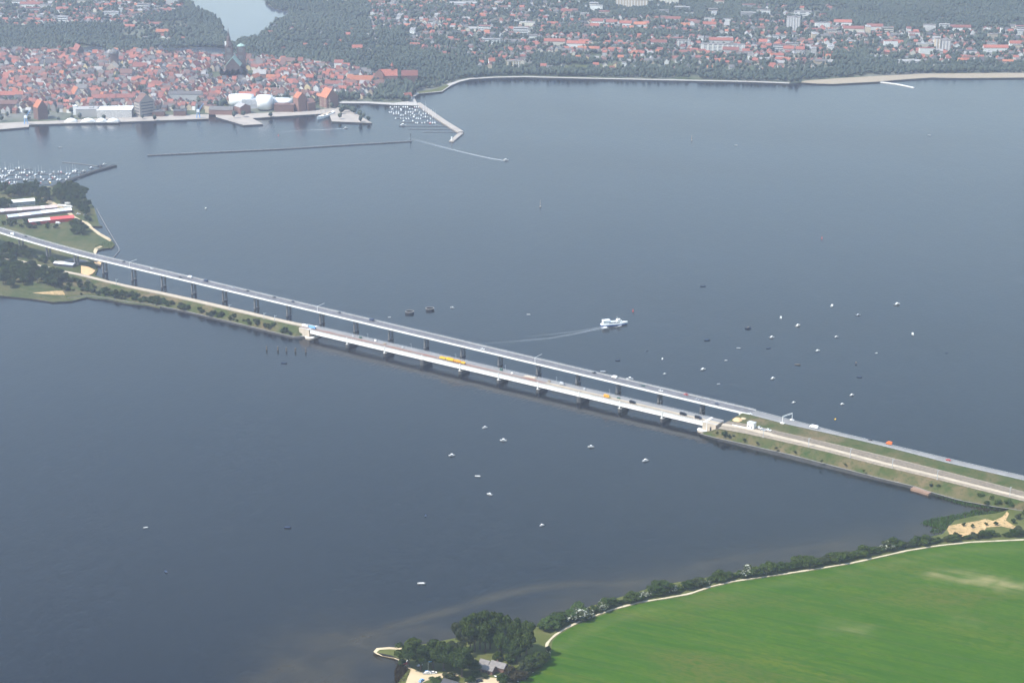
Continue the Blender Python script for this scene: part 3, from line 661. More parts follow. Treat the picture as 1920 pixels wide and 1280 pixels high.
# ------------------------------------------------------------------ vehicles
def car_mesh(c):
    body = MB()      # bevelled lower body
    prof = [(-2.2, .35), (-2.25, .75), (-1.5, .92), (1.0, .95), (2.1, .80), (2.2, .45), (2.1, .3), (-2.1, .3)]
    body.loft([[(x, y, z) for x, z in prof] for y in (-.88, .88)])
    cab = MB(); cp_ = [(-1.75, .92), (-1.25, 1.45), (.35, 1.48), (1.15, .95)]
    cab.loft([[(x*(.97 if z > 1 else 1), y*(.82 if z > 1 else .98), z) for x, z in cp_] for y in (-.85, .85)])
    roof = MB(); roof.box((-.45, 0, 1.47), (1.6, 1.3, .07))
    wh = MB(); wh.bar((0, -.1, 0), (0, .1, 0), .32, n=10)
    return body.mesh('car_body', c), cab.mesh('car_glass', M['glass']), roof.mesh('car_roof', c), wh
WHEEL = None; CARS = {}
def car(name, label, cat, loc, rz, color, scale=1.0, group=None):
    global WHEEL
    if color not in CARS: CARS[color] = car_mesh(M[color])
    b, g, r, wh = CARS[color]
    if WHEEL is None: WHEEL = wh.mesh('wheel', M['rubber'])
    o = thing(name, label, cat, group, loc, rz, (scale,)*3)
    put('body', b, o); gl = put('cabin', g, o); put('roof_panel', r, gl)
    for x in (-1.4, 1.4):
        for y in (-.8, .8): put('wheel', WHEEL, o, (x, y, .32))
    return o
def van(name, label, cat, loc, rz, body, cabm=None, L=7.0, W=2.4, Hh=2.9, group=None):
    o = thing(name, label, cat, group, loc, rz)
    mb = MB(); mb.box((-.9, 0, .7), (L-2.0, W, Hh-.7)); mb.build('cargo_box', M[body], o)
    mb = MB(); x0, x1 = L/2-1.85, L/2; mb.loft([[(x0, y, .6), (x1, y, .6), (x1, y, 1.5), (x1-.6, y, 2.3), (x0, y, 2.3)] for y in (-W*.46, W*.46)]); cb = mb.build('cab', M[cabm or body], o)
    mb = MB(); mb.loft([[(x1-.02, y, 1.55), (x1+.02, y, 1.55), (x1-.55, y, 2.28), (x1-.6, y, 2.25)] for y in (-W*.42, W*.42)]); mb.build('windscreen', M['glass'], cb)
    mb = MB(); mb.box((0, 0, .45), (L-.6, W*.7, .25)); mb.build('chassis', M['dark_steel'], o)
    for x in (-L*.32, L*.33):
        for y in (-W*.42, W*.42): q = MB(); q.bar((x, y-.12, .45), (x, y+.12, .45), .45, n=10); q.build('wheel', M['rubber'], o)
    return o
M['silver'] = plain('silver_paint', (.55, .56, .58), .35, metal=.3); M['navy'] = plain('navy_paint', (.03, .045, .09), .35); M['orange_red'] = plain('orange_red_paint', (.75, .16, .03), .45); M['light_blue'] = plain('light_blue_paint', (.20, .42, .75), .45); M['teal'] = plain('dark_green_paint', (.03, .09, .06), .5); M['yellow'] = plain('yellow_paint', (.85, .52, .02), .5)
NC = [(24, 3, 'white_paint', 'v', 'white van at the left edge on the new road bridge'), (48, -3, 'black', 'c', 'dark car just right of the white van at the left edge of the road bridge'),
      (232, -4, 'black', 'c', 'dark car beside the leftmost sign gantry on the road bridge'), (285, -4, 'white_paint', 'c', 'white car second right of the leftmost sign gantry on the road bridge'), (338, 3, 'black', 'c', 'small dark car on the near lane between the leftmost gantry and two vans'),
      (356, -4, 'white_paint', 'v', 'white van on the far lane of the road bridge above the left causeway'), (386, -4, 'navy', 'v', 'navy van close behind a white van on the road bridge'),
      (437, -4, 'silver', 'c', 'silver car on the far lane, left of a black car pair on the bridge'), (464, -4, 'black', 'c', 'black car above the shrubby middle of the left causeway'), (514, -4, 'black', 'c', 'black car on the road bridge, first left of the middle gantry'), (549, -4, 'navy', 'c', 'navy car on the road bridge just left of the middle gantry'),
      (636, -4, 'black', 'c', 'black car on the road bridge, first right of the middle gantry'), (697, -4, 'navy', 'v', 'navy van on the road bridge, second right of the middle gantry'), (905, 3, 'white_paint', 'c', 'white car on the near lane of the road bridge above the yellow works train'),
      (1114, -4, 'black', 'c', 'black car on the road bridge first right of the rightmost cantilever gantry'), (1152, -4, 'white_paint', 'v', 'white van on the road bridge beyond the girder bridge right half'), (1206, 0, 'teal', 'c', 'dark green car on the road bridge near a white estate'), (1239, 2, 'white_paint', 'c', 'white estate car on the near lane toward the right bridge end'),
      (1286, -4, 'red', 'c', 'red car on the far lane near the right end of the road bridge'), (1307, 2, 'silver', 'c', 'silver car next to the red car near the right bridge end'), (1344, 2, 'navy', 'c', 'navy car on the road bridge just before the right bank')]
for u, lat, cm, ty, lb in NC:
    t = t_at(u, lat); loc = newp(t, lat, ndeck(t)+2.24); rz = NANG if lat > 0 else NANG+math.pi
    if ty == 'c': car('car', lb, 'car', loc, rz, cm, 1.12, 'vehicles on the new road bridge')
    else: van('delivery_van', lb, 'van', loc, rz, cm, L=6.6, group='vehicles on the new road bridge')
for u, v, cm, ty, lb in ((1406, 776.5, 'white_paint', 'c', 'white car at the right end of the road bridge, where the bank begins'), (1526, 802, 'white_paint', 'v', 'large white lorry on the highway right of the portal gantry'), (1632, 825, 'black', 'c', 'black car on the right highway left of an orange van'), (1667, 833, 'orange_red', 'v', 'orange-red van on the right highway'), (1778, 863, 'red', 'c', 'red car on the right highway nearest the right edge')):
    if ty == 'c': car('car', lb, 'car', at(u, v, 12.66), NANG+math.pi, cm, 1.15, 'vehicles on the right highway')
    else: van('delivery_van', lb, 'van', at(u, v, 12.66), NANG+math.pi, cm, L=9.5 if u < 1600 else 6.5, Hh=3.3, group='vehicles on the right highway')
def o_at(u, off, z):
    lo, hi = -300.0, 300.0
    for _ in range(50):
        m = (lo+hi)/2; x = project(*oldp(m, off, z))[0]
        lo, hi = (m, hi) if x < u else (lo, m)
    return lo
ZR = ZG+.62
# yellow works train
wt_ = thing('works_train', 'bright yellow-orange track works train on the girder bridge', 'train', None, oldp(o_at(850, 4.9, ZR), 4.9, ZR+.16), OANG)
for x, L, hgt, cm in ((-15, 8, 2.6, 'yellow'), (-4.5, 10, 3.3, 'yellow'), (6, 9, 2.8, 'orange'), (14, 5.5, 2.2, 'yellow')):
    mb = MB(); mb.box((x, 0, .9), (L, 2.7, hgt-.9)); wg = mb.build('wagon', M[cm], wt_)
    mb = MB(); mb.box((x, 0, hgt), (L*.55, 1.8, .5)); mb.build('roof_unit', M['orange'], wg)
    mb = MB(); mb.box((x, 0, .5), (L-.6, 2.0, .4)); mb.build('underframe', M['dark_steel'], wg)
    for e in (-.33, .33): q = MB(); q.bar((x+e*L, -.95, .45), (x+e*L, .95, .45), .42, n=10); q.build('wheelset', M['rubber'], wg)
for u, off, body, cabm, L, lb in ((1138, 4.9, 'orange', 'yellow', 7.5, 'orange works lorry on the right half of the girder bridge'), (1186, 4.9, 'black', 'black', 7.0, 'black van on the girder bridge right of the orange lorry'), (1281, 4.9, 'black', 'black', 7.6, 'black minibus on the girder bridge, second from the stone abutment'), (1309, 4.9, 'black', 'navy', 7.6, 'black minibus on the girder bridge nearest the stone abutment'),
                                  (573, 6, 'white_paint', 'white_paint', 9.0, 'white box lorry at the left end of the girder bridge'), (586, 6, 'light_blue', 'light_blue', 9.5, 'blue tipper lorry at the left end of the girder bridge'), (1054, 11, 'silver', 'silver', 6, 'small pale van among works gear on the girder bridge')):
    van('works_van' if L < 9 else 'lorry', lb, 'van' if L < 9 else 'lorry', oldp(o_at(u, off, ZR), off, ZR), OANG, body, cabm, L=L, W=2.6, Hh=3.1, group='vehicles on the girder bridge')
pl = thing('stacked_boards', 'pale stack of boards lying across the girder bridge', 'boards', None, oldp(o_at(995, 11, ZR), 11, ZR), OANG)
for k in range(3): mb = MB(); mb.box((k*.4-.4, 0, k*.35), (16-k*2, 4.2, .33)); mb.build('board', M['stone'], pl)
def clutter(u, off, sx, sy, sz, m, name, label, cat):
    t = o_at(u, off, ZR); g = thing(name, label, cat, 'works gear on the girder bridge', oldp(t, off, ZR-.15), OANG)
    mb = MB(); mb.box((0, 0, .25), (sx, sy, sz), taper=.92); mb.build('body', M[m], g)
    mb = MB(); mb.box((-sx*.3, 0, 0), (.3, sy*.9, .26)); mb.box((sx*.3, 0, 0), (.3, sy*.9, .26)); mb.build('skid', M['wood'], g)
for k, u in enumerate((662, 676, 704, 722, 755, 940, 960, 1030, 1096, 1160)):
    clutter(u, 9.6+(k % 3), 2.2+(k % 2)*1.6, 1.6, 1.1+(k % 3)*.5, ('silver', 'teal', 'white_paint', 'ballast')[k % 4], 'equipment_crate', '%s works crate on the girder bridge deck, %s from the left end' % (('silver', 'dark green', 'white', 'tan')[k % 4], ordw(k+1)), 'crate')
# huts and parked cars where the right service road starts
hut = thing('site_cabin', 'grey box-shaped site cabin at the right end of the girder bridge', 'cabin', None, at(1409, 802, ZF), OANG)
mb = MB(); mb.box((0, 0, .2), (8, 6, 6)); mb.build('wall', M['white_conc'], hut); mb = MB(); mb.box((0, 0, 6.2), (8.4, 6.4, .4)); mb.build('roof', M['steel_grey'], hut)
mb = MB(); mb.box((1.5, -3.03, .3), (1.1, .08, 2.2)); mb.build('door', M['dark_steel'], hut); mb = MB(); mb.box((-1.8, -3.03, 2.2), (1.4, .08, 1.1)); mb.build('window', M['glass'], hut)
for u, v, cm, lb in ((1424, 803, 'white_paint', 'white car parked right beside the grey site cabin'), (1430, 806.5, 'silver', 'silver car parked nearest the rails by the site cabin'), (1441, 807, 'white_paint', 'white pickup parked third right of the site cabin')):
    car('car', lb, 'car', at(u, v, ZF+.1), OANG, cm, 1.35, 'cars by the site cabin')
mb = thing('concrete_barrier', 'short white concrete barrier along the service road by the stone abutment', 'barrier', None, at(1392, 801, ZF), OANG)
for k in range(6): q = MB(); q.loft([[(k*4-12+x, y, z) for y, z in ((-.4, 0), (.4, 0), (.12, 1.0), (-.12, 1.0))] for x in (0, 3.8)]); q.build('barrier_block', M['white_conc'], mb)

# ------------------------------------------------------------------ things standing in the water
for u, v, lb in ((768, 587, 'round ring-shaped dolphin in open water, left one of two'), (806, 581, 'round ring-shaped dolphin in open water, right one of two')):
    g = thing('ring_dolphin', lb, 'dolphin', 'two ring-shaped dolphins', at(u, v, 0))
    mb = MB(); k = 26; prof = [(5.6, -1.5), (5.6, 2.3), (4.7, 2.3), (4.7, -1.5)]
    mb.loft([[(r*math.cos(2*math.pi*i/k), r*math.sin(2*math.pi*i/k), z) for r, z in prof] for i in range(k+1)], caps=False); mb.build('ring_wall', M['dark_wall'], g)
    mb = MB(); mb.loft([[(r*math.cos(2*math.pi*i/k), r*math.sin(2*math.pi*i/k), z) for r, z in ((5.75, 2.3), (5.75, 2.7), (4.55, 2.7), (4.55, 2.3))] for i in range(k+1)], caps=False); mb.build('ring_coping', M['ledge'], g)
    mb = MB(); mb.lathe([(4.6, -1.0), (4.6, .9)], n=20); mb.build('infill', M['dark_wall'], g)
for (u, v), nm in zip(((500, 655.5), (521, 656.5), (537, 658), (554, 659), (573.5, 660)), ('leftmost', 'second from the left', 'middle', 'fourth from the left', 'rightmost')):
    g = thing('mooring_pile', 'dark wooden mooring pile, %s of the five left of the girder bridge' % nm, 'pile', 'five mooring piles', at(u, v, 0))
    for dx, dy in ((-.7, 0), (.7, .2), (0, -.6)): q = MB(); q.bar((dx, dy, -1.5), (dx*.5, dy*.5, 4.6), .42, n=7); q.build('timber', M['wood'], g)
    q = MB(); q.box((0, 0, 4.3), (1.5, 1.5, .5)); q.build('cap', M['wood'], g)
def wall_line(name, label, cat, px, wdt, z, mat, parts='wall_segment', seg=24):
    P = resample(PX(px, z), max(2, len(px)*3)); g = thing(name, label, cat, None, tuple(P[0]*[1, 1, 0]))
    o = P[0]*[1, 1, 0]
    for i in range(len(P)-1):
        a, b = P[i]-o, P[i+1]-o; d = (b-a)[:2]; L = np.linalg.norm(d); q = MB()
        c = (a+b)/2; q.box((c[0], c[1], -1.2), (L+.0, wdt, z+1.2), math.atan2(d[1], d[0])); q.build(parts, mat, g)
    return g
wall_line('breakwater', 'long thin dark breakwater lying off the old town harbour', 'breakwater', [(276, 290.5), (400, 284.5), (520, 279), (640, 271.5), (772, 264)], 3.2, 1.6, M['pier_conc'])
wall_line('mole', 'pale harbour mole with a bent end right of the marina', 'mole', [(783, 193), (800, 205), (830, 226), (864, 247)], 11, 2.2, M['quay'])
wall_line('mole', 'short outer arm of the harbour mole pointing back to the left', 'mole', [(864.5, 249), (856, 256), (846, 264.5)], 8, 2.0, M['quay'])
wall_line('breakwater', 'thick dark marina breakwater on the left by the island', 'breakwater', [(97, 349.5), (130, 337), (170, 322), (216, 309)], 7, 2.2, M['dark_wall'])
wall_line('pontoon', 'long thin pontoon at the far side of the island marina', 'pontoon', [(116, 303.5), (150, 307), (190, 312)], 2.0, .7, M['pier_conc'])
wall_line('sheet_pile_groyne', 'thin dark groyne running off the sandy island tip', 'groyne', [(181, 391), (190, 408), (200, 426), (212, 446), (225, 468), (213, 482)], 1.2, .9, M['pier_conc'])
wall_line('jetty', 'slim pale jetty off the far beach on the right', 'jetty', [(1643, 152.5), (1680, 157), (1714, 164)], 4.0, 1.5, M['white_conc'])
for i, (px, lb) in enumerate((([(1710, 916), (1728, 921), (1744, 926)], 'small pinkish landing stage at the right end of the embankment wall'),)):
    wall_line('landing_stage', lb, 'landing stage', [(u, v-2.5) for u, v in px], 6, 2.3, plain('red_paving', (.27, .17, .115), .9))
mb = thing('beacon', 'dark beacon mast on the right tip of the long breakwater', 'beacon', None, at(770, 263.5, 1.6))
q = MB(); q.lathe([(1.4, 0), (1.1, 2), (.5, 2.2), (.45, 9), (1.0, 9.2), (.9, 11)], n=8); q.build('tower', M['dark_steel'], mb)
q = MB(); q.lathe([(.7, 11), (.5, 12.2), (.1, 12.8)], n=8); q.build('lantern', M['glass'], mb)
mb = thing('lighthouse', 'small white light tower on the end of the harbour mole', 'lighthouse', None, at(847, 263, 2.0))
q = MB(); q.lathe([(1.5, 0), (1.1, 6), (1.5, 6.2), (1.5, 6.6)], n=10); q.build('tower', M['white_paint'], mb)
q = MB(); q.lathe([(.9, 6.6), (.9, 8), (.1, 8.8)], n=8); q.build('lantern', M['teal'], mb)
# ------------------------------------------------------------------ boats
def hull_mesh(name, L, B, Hh, mat, stern=.75, sheer=.25):
    "pointed bow along +x; sides, transom and a deck sunk below the gunwale"
    st = [(-L/2, stern), (-L*.3, .95), (0, 1.0), (L*.22, .82), (L*.38, .48), (L*.5, .03)]
    rings = []
    for x, k in st:
        z = Hh*(1+sheer*max(0, x/L*2)**2); b = B/2*k
        rings.append([(x*.93, 0, -.35), (x*.96, -b*.72, -.1), (x, -b, z), (x, -b*.86, z), (x*.98, -b*.8, z-.22*Hh-.05), (x*.98, b*.8, z-.22*Hh-.05), (x, b*.86, z), (x, b, z), (x*.96, b*.72, -.1)])
    mb = MB(); mb.loft(rings); return mb.mesh(name, mat)
def cabin_mesh(L, B, h, mat, x0=0.0, z0=.6):
    mb = MB(); mb.loft([[(x0-L/2, y*.95, z0), (x0+L/2, y, z0), (x0+L*.30, y*.85, z0+h), (x0-L*.45, y*.85, z0+h)] for y in (-B/2, B/2)]); return mb.mesh('cabin', mat)
def window_mesh(L, B, h, x0, z0):
    mb = MB(); mb.loft([[(x0-L*.40, y*.99, z0+h*.35), (x0+L*.47, y*1.0, z0+h*.35), (x0+L*.36, y*.93, z0+h*.78), (x0-L*.38, y*.93, z0+h*.78)] for y in (-B/2*1.03, B/2*1.03)]); return mb.mesh('window_band', M['glass'])
BM = {}
for nm, hc, cc in (('white', 'boat_white', 'white_paint'), ('dark', 'navy', 'wood'), ('wood', 'wood', 'stone'), ('grey', 'silver', 'silver'), ('red', 'red', 'white_paint'), ('yellow', 'yellow', 'white_paint'), ('blue', 'blue', 'white_paint'), ('cream', 'white_conc', 'white_steel')):
    BM[nm] = (hull_mesh('hull', 6.4, 2.3, .85, M[hc]), cabin_mesh(2.3, 1.8, 1.25, M[cc], .2, .6), hull_mesh('hull', 9.5, 2.9, 1.05, M[hc], .6, .3), cabin_mesh(3.4, 1.9, .75, M[cc], .3, .85))
WB = window_mesh(2.3, 1.8, 1.25, .2, .6)
mb = MB(); mb.lathe([(.11, .8), (.08, 11.5)], n=5); mb.bar((0, 0, 2.2), (-3.6, 0, 2.3), .12); MAST = mb.mesh('mast', M['white_steel'])
mb = MB(); mb.bar((-.1, 0, 2.5), (-3.4, 0, 2.55), .26, n=6); SAILC = mb.mesh('furled_sail', M['light_blue']); 
mb = MB(); mb.box((-2.6, 0, .35), (.6, .5, .9)); mb.box((-3.1, 0, .1), (.35, .35, .9)); MOTOR = mb.mesh('outboard_motor', M['black'])
mb = MB(); [mb.box((x, 0, .42), (.35, 1.8, .08)) for x in (-1.6, .2, 1.6)]; BENCH = mb.mesh('thwart', M['wood'])
def boat(kind, color, label, loc, rz, sc_=1.0, group=None, name=None, cat='boat'):
    hm_, cm_, hs, cs = BM[color]
    o = thing(name or {'m': 'motorboat', 'd': 'dinghy', 's': 'sailing_boat'}[kind], label, cat, group, loc, rz, (sc_,)*3)
    if kind == 'm': put('hull', hm_, o); c = put('cabin', cm_, o); put('window_band', WB, c); put('outboard_motor', MOTOR, o)
    elif kind == 'd': put('hull', hm_, o); put('thwart', BENCH, o); put('outboard_motor', MOTOR, o)
    else: put('hull', hs, o); put('cabin', cs, o); m = put('mast', MAST, o); put('furled_sail', SAILC, m)
    return o
OPEN = [  # u, v, kind, colour, heading, scale, label
 (909, 802, 'm', 'white', 200, .9, 'small white boat in the bay under the fourth girder bridge pier, topmost there'), (944, 826, 'm', 'white', 175, 1.1, 'long white boat in the bay, second from the top below the girder bridge'), (847, 854, 'm', 'white', 190, 1.0, 'white boat in the bay left of the long white boat'),
 (896, 893, 'd', 'white', 170, .9, 'low white dinghy in the bay, straight below the leftmost bay boat'), (918, 927, 'm', 'white', 150, .9, 'white boat in the bay below the low white dinghy'), (1108, 838, 'm', 'white', 178, 1.0, 'white boat with two people sized lumps, alone below the seventh pier'), (1210, 864, 'm', 'white', 205, 1.1, 'white boat nearest the stone abutment in the bay'),
 (798, 967, 'd', 'dark', 90, .8, 'small dark dinghy in the middle of the lower bay'), (539, 989, 'd', 'dark', 180, 1.0, 'dark rowing boat left of the bay centre'), (273, 989, 'd', 'white', 200, .7, 'tiny pale boat far left in the lower bay'), (311, 1072, 'd', 'dark', 120, .8, 'tiny dark boat lowest on the left in the bay'),
 (1016, 985, 'm', 'white', 215, .8, 'small white boat in the right half of the lower bay'), (790, 1094, 'd', 'white', 180, 1.05, 'white open boat closest to the tree clump shore'), (532, 681, 'd', 'dark', 180, 1.0, 'dark rowing boat below the five mooring piles'),
 (1560, 574, 'm', 'white', 60, 1.15, 'white cabin boat upper middle of the right anglers'' fleet'), (1682, 571, 'm', 'white', 20, 1.25, 'white cabin boat farthest to the upper right of the fleet'), (1609, 591, 'm', 'grey', 10, .9, 'small grey boat between two white cabin boats upper right'), (1464, 596, 'm', 'cream', 80, 1.0, 'cream cabin boat right of the ferry, upper one of the near pair'),
 (1403, 616, 'm', 'dark', 15, 1.15, 'dark-hulled cabin boat first right of the ferry'), (1496, 611, 'm', 'cream', 40, 1.15, 'cream cabin boat right of the near pair'), (1447, 633, 'm', 'white', 20, 1.0, 'white cabin boat below the cream pair right of the ferry'), (1568, 632, 'm', 'white', 15, .8, 'small white boat right of the cream cabin boats'),
 (1711, 627, 'm', 'white', 85, 1.1, 'white cabin boat at the far right of the fleet'), (1533, 658, 'm', 'white', 15, .9, 'white boat in the middle of the right fleet'), (1643, 662, 'd', 'white', 30, .6, 'tiny white dinghy right of the fleet centre'), (1605, 682, 'm', 'dark', 80, 1.1, 'dark boat alone in the right fleet, hull end on'),
 (1611, 707, 'd', 'dark', 175, .9, 'dark rowing boat under the end-on dark boat'), (1495, 684, 'd', 'wood', 175, 1.0, 'brown rowing boat left of the end-on dark boat'), (1449, 710, 'm', 'white', 30, .95, 'white boat above the right highway gantry, upper'), (1597, 741, 'm', 'white', 20, .85, 'white boat right of the highway gantry'), (1579, 758, 'm', 'cream', 15, .75, 'cream boat nearest the right highway'),
 (1488, 755, 'm', 'white', 25, .75, 'small white boat just above the portal gantry'), (1566, 786, 'd', 'yellow', 60, .6, 'small yellow craft beside the highway'), (1318, 693, 'm', 'white', 20, 1.0, 'white boat behind the right half of the road bridge'), (1347, 720, 'd', 'grey', 10, .6, 'tiny grey dinghy below the white boat behind the road bridge'), (1361, 676, 'd', 'white', 10, .6, 'tiny white dinghy above the white boat behind the road bridge'),
 (1385, 653, 'd', 'grey', 175, .8, 'grey rowing boat left of the white cabin boat near the ferry'), (1441, 653, 'd', 'dark', 10, .8, 'dark rowing boat under the white cabin boat near the ferry'), (1326, 638, 'd', 'dark', 10, 1.0, 'dark open boat half way between ferry and dark cabin boat'), (1318, 537, 'd', 'dark', 10, 1.0, 'dark open boat far out above the ferry'),
 (1214, 657, 'd', 'dark', 60, .6, 'tiny dark boat straight below the ferry'), (1242, 673, 'm', 'white', 70, .7, 'small white boat below right of the ferry'), (1246, 701, 'm', 'white', 20, .6, 'tiny white boat close behind the road bridge'), (1158, 676, 'd', 'dark', 175, .8, 'dark rowing boat above the road bridge below the ferry stern'), (1131, 697, 'd', 'grey', 175, 1.0, 'grey open boat close behind the road bridge, left one'), (1181, 711, 'm', 'white', 178, 1.3, 'long white boat right behind the road bridge'),
 (991, 590, 'd', 'white', 175, .7, 'tiny pale boat alone between ring dolphins and ferry'), (848, 577, 'm', 'white', 170, .8, 'white boat just right of the ring dolphins'), (730, 595, 'd', 'white', 10, .6, 'tiny white boat left of the ring dolphins'), (948, 301, 'm', 'white', -12, 1.4, 'white speedboat trailing a long wake off the mole'), (648, 241, 'm', 'white', 10, 1.2, 'white launch in the harbour mouth below the museum ship'),
 (386, 391, 'm', 'white', 60, .8, 'small white boat alone far above the road bridge'), (113, 277, 'd', 'white', 10, .9, 'tiny white boat in front of the left quay'), (1380, 273, 'd', 'white', 0, .8, 'tiny pale boat far out on the right water'), (1742, 254, 'd', 'white', 0, .9, 'tiny pale boat farthest right on the open water'), (1775, 662, 'd', 'dark', 10, .5, 'tiny dark dinghy at the right rim of the fleet')]
for u, v, k, c, hd, s_, lb in OPEN:
    lb = lb.replace('two people sized lumps', 'an open stern')
    boat(k, c, lb, at(u, v, -.05), R(hd), s_*1.1, 'boats on the open water')
# a boat under sail and buoys
for u, v, lb, s_, rz in ((1013, 388, 'sailing boat with a tan sail in mid water above the ferry', 1.0, 80), (1297, 264, 'far sailing boat with a pale tan sail', .9, 70)):
    o = boat('s', 'wood', lb, at(u, v, -.05), R(rz), s_, 'boats under sail', 'sailing_boat')
    mb = MB(); mb.loft([[(-.1, y, 2.4), (-3.6, y*.3, 2.5), (-.05, y, 11.2)] for y in (.06, -.06)]); mb.build('sail', plain('tan_sail', (.62, .34, .12), .8), o)
for u, v, cm, lb in ((1541, 447.5, 'red', 'red buoy alone in the upper right water'), (1187, 584, 'red', 'red buoy just above right of the ferry'), (522, 255, 'red', 'red buoy in front of the harbour quay'), (444, 249, 'dark_steel', 'dark buoy below the pointed quay')):
    g = thing('buoy', lb, 'buoy', 'navigation buoys', at(u, v, 0)); q = MB(); q.lathe([(.9, -.5), (1.1, .3), (.9, .7), (.3, .8)], n=10); q.build('float', M[cm], g); q = MB(); q.lathe([(.3, .8), (.25, 2.4), (.55, 2.5), (.05, 3.6)], n=8); q.build('topmark', M[cm], g)

# ferry
f = thing('ferry', 'white passenger ferry with a blue hull band leaving a wake', 'ferry', None, at(1151, 609, 0), R(14), (.98,)*3)
st = [(-17, .80), (-12, .98), (-2, 1), (7, .96), (12, .68), (15.5, .3), (17.5, .03)]
mb = MB(); mb.loft([[(x, 0, -.8), (x, -3.2*k, -.3), (x, -3.45*k, 1.0), (x, -3.5*k, 1.25), (x, 3.5*k, 1.25), (x, 3.45*k, 1.0), (x, 3.2*k, -.3)] for x, k in st]); mb.build('lower_hull', M['blue'], f)
mb = MB(); mb.loft([[(x+(.4 if x > 10 else 0), -3.55*k, 1.25), (x+(1.0 if x > 10 else 0), -3.7*k, 2.5+(.9 if x > 10 else 0)), (x+(1.0 if x > 10 else 0), 3.7*k, 2.5+(.9 if x > 10 else 0)), (x+(.4 if x > 10 else 0), 3.55*k, 1.25)] for x, k in st]); mb.build('bulwark', M['white_paint'], f)
mb = MB(); mb.loft([[(x, -3.0*k, 2.5), (x, -2.9*k, 4.9), (x, 2.9*k, 4.9), (x, 3.0*k, 2.5)] for x, k in ((-15, 1), (6, 1), (10.5, .8))]); sl = mb.build('saloon', M['white_paint'], f)
for sgn in (-1, 1):
    for a, b in ((-7, -2.4), (-1.8, 2.2), (2.8, 7)):
        mb = MB(); mb.box(((a+b)/2, sgn*3.0, 3.2), (b-a, .12, 1.1)); mb.build('window', M['glass'], sl)
mb = MB(); mb.box((-10.5, 0, 4.95), (9.5, 6.4, .25)); [mb.bar((x, y, 4.9), (x, y, 7.2), .09) for x in (-15, -10.5, -6) for y in (-3, 3)]; mb.box((-10.5, 0, 7.2), (9.8, 6.6, .2)); mb.build('sun_awning', M['white_paint'], f)
mb = MB(); mb.loft([[(3.2, y, 4.9), (9.2, y, 4.9), (8.0, y*.9, 7.4), (3.6, y*.9, 7.4)] for y in (-2.4, 2.4)]); wh_ = mb.build('wheelhouse', M['white_paint'], f)
mb = MB(); mb.loft([[(8.95, y, 5.5), (9.1, y, 5.5), (8.45, y*.93, 6.8), (8.3, y*.93, 6.8)] for y in (-2.2, 2.2)]); mb.build('windscreen', M['glass'], wh_)
mb = MB(); mb.box((6.2, -2.33, 5.7), (3.4, .12, 1.0)); mb.build('side_window', M['glass'], wh_)
mb = MB(); mb.box((0, 0, 4.92), (5.5, 5.2, .2)); mb.build('upper_deck', M['steel_grey'], f)
mb = MB(); mb.bar((4.4, 0, 7.4), (4.0, 0, 11), .16, n=6); mb.bar((4.2, -1.2, 9.5), (4.2, 1.2, 9.5), .09); mb.build('mast', M['white_steel'], f)
def wake(label, px, w0, w1, c0, c1, n=40):
    P = resample(PX(px, .06), n); T = np.gradient(P, axis=0); T /= np.linalg.norm(T, axis=1)[:, None]; N_ = np.stack([-T[:, 1], T[:, 0], 0*T[:, 0]], 1)
    ww = np.linspace(w0, w1, n)[:, None]; V = np.concatenate([P+N_*ww, P, P-N_*ww]); cov = np.concatenate([np.zeros(n), np.linspace(c0, c1, n), np.zeros(n)])
    k = np.arange(n-1); Fc = np.concatenate([np.stack([k, k+1, n+k+1, n+k], 1), np.stack([n+k, n+k+1, 2*n+k+1, 2*n+k], 1)])
    tag(put('wake', np_mesh('wake', V, Fc, M['foam'], attrs=[('cover', 'POINT', cov)])), label, kind='stuff')
wake('white wake trailing behind the ferry, near arm', [(1133, 613.5), (1110, 619), (1080, 625), (1030, 634), (960, 640), (880, 645)], 3.0, 4.0, .2, .02)
wake('white wake trailing behind the ferry, far arm', [(1131, 612), (1108, 616.5), (1080, 621), (1040, 626), (980, 632)], 2.2, 3.0, .17, .01)
wake('churned foam at the ferry stern', [(1137, 612.5), (1128, 615)], 4.5, 3.5, 1.6, .9, 6)
wake('bow wave beside the ferry', [(1165, 609.5), (1158, 612), (1150, 613)], 1.3, .9, 1.2, .2, 8)
wake('long wake of the speedboat off the mole', [(946, 301.5), (925, 298), (900, 293), (850, 281), (800, 268), (765, 259)], 3.2, 7, .5, .05)
wake('faint wake of the harbour launch', [(645, 241.5), (610, 243), (560, 245), (520, 248)], 2.0, 4, .6, .08)

# marinas: rows of moored boats on pontoons
def pontoon(px, label):
    P = PX(px, .6); a, b = np.array(P[0]), np.array(P[-1]); d = b-a; L = np.linalg.norm(d); g = thing('pontoon', label, 'pontoon', 'pontoons of the marinas', tuple((a+b)/2*[1, 1, 0]), math.atan2(d[1], d[0]))
    q = MB(); q.box((0, 0, .15), (L, 1.8, .45)); q.build('deck', M['pier_conc'], g)
    n = max(3, int(L/14))
    for k in range(n): q = MB(); q.bar((-L/2+(k+.5)*L/n, 1.1, -1), (-L/2+(k+.5)*L/n, 1.1, 2.2), .2, n=6); q.build('post', M['wood'], g)
ORDW = [ordw(i) for i in range(1, 160)]
TOWN_ROWS = [(730, 806, 203.5), (728, 815, 209.5), (736, 822, 215.5), (740, 826, 221.5), (751, 832, 229.5), (759, 838, 236.2), (765, 848, 241.8), (792, 855, 247.4)]
ORD = ['farthest', 'second farthest', 'third', 'fourth', 'fifth', 'third nearest', 'second nearest', 'nearest']
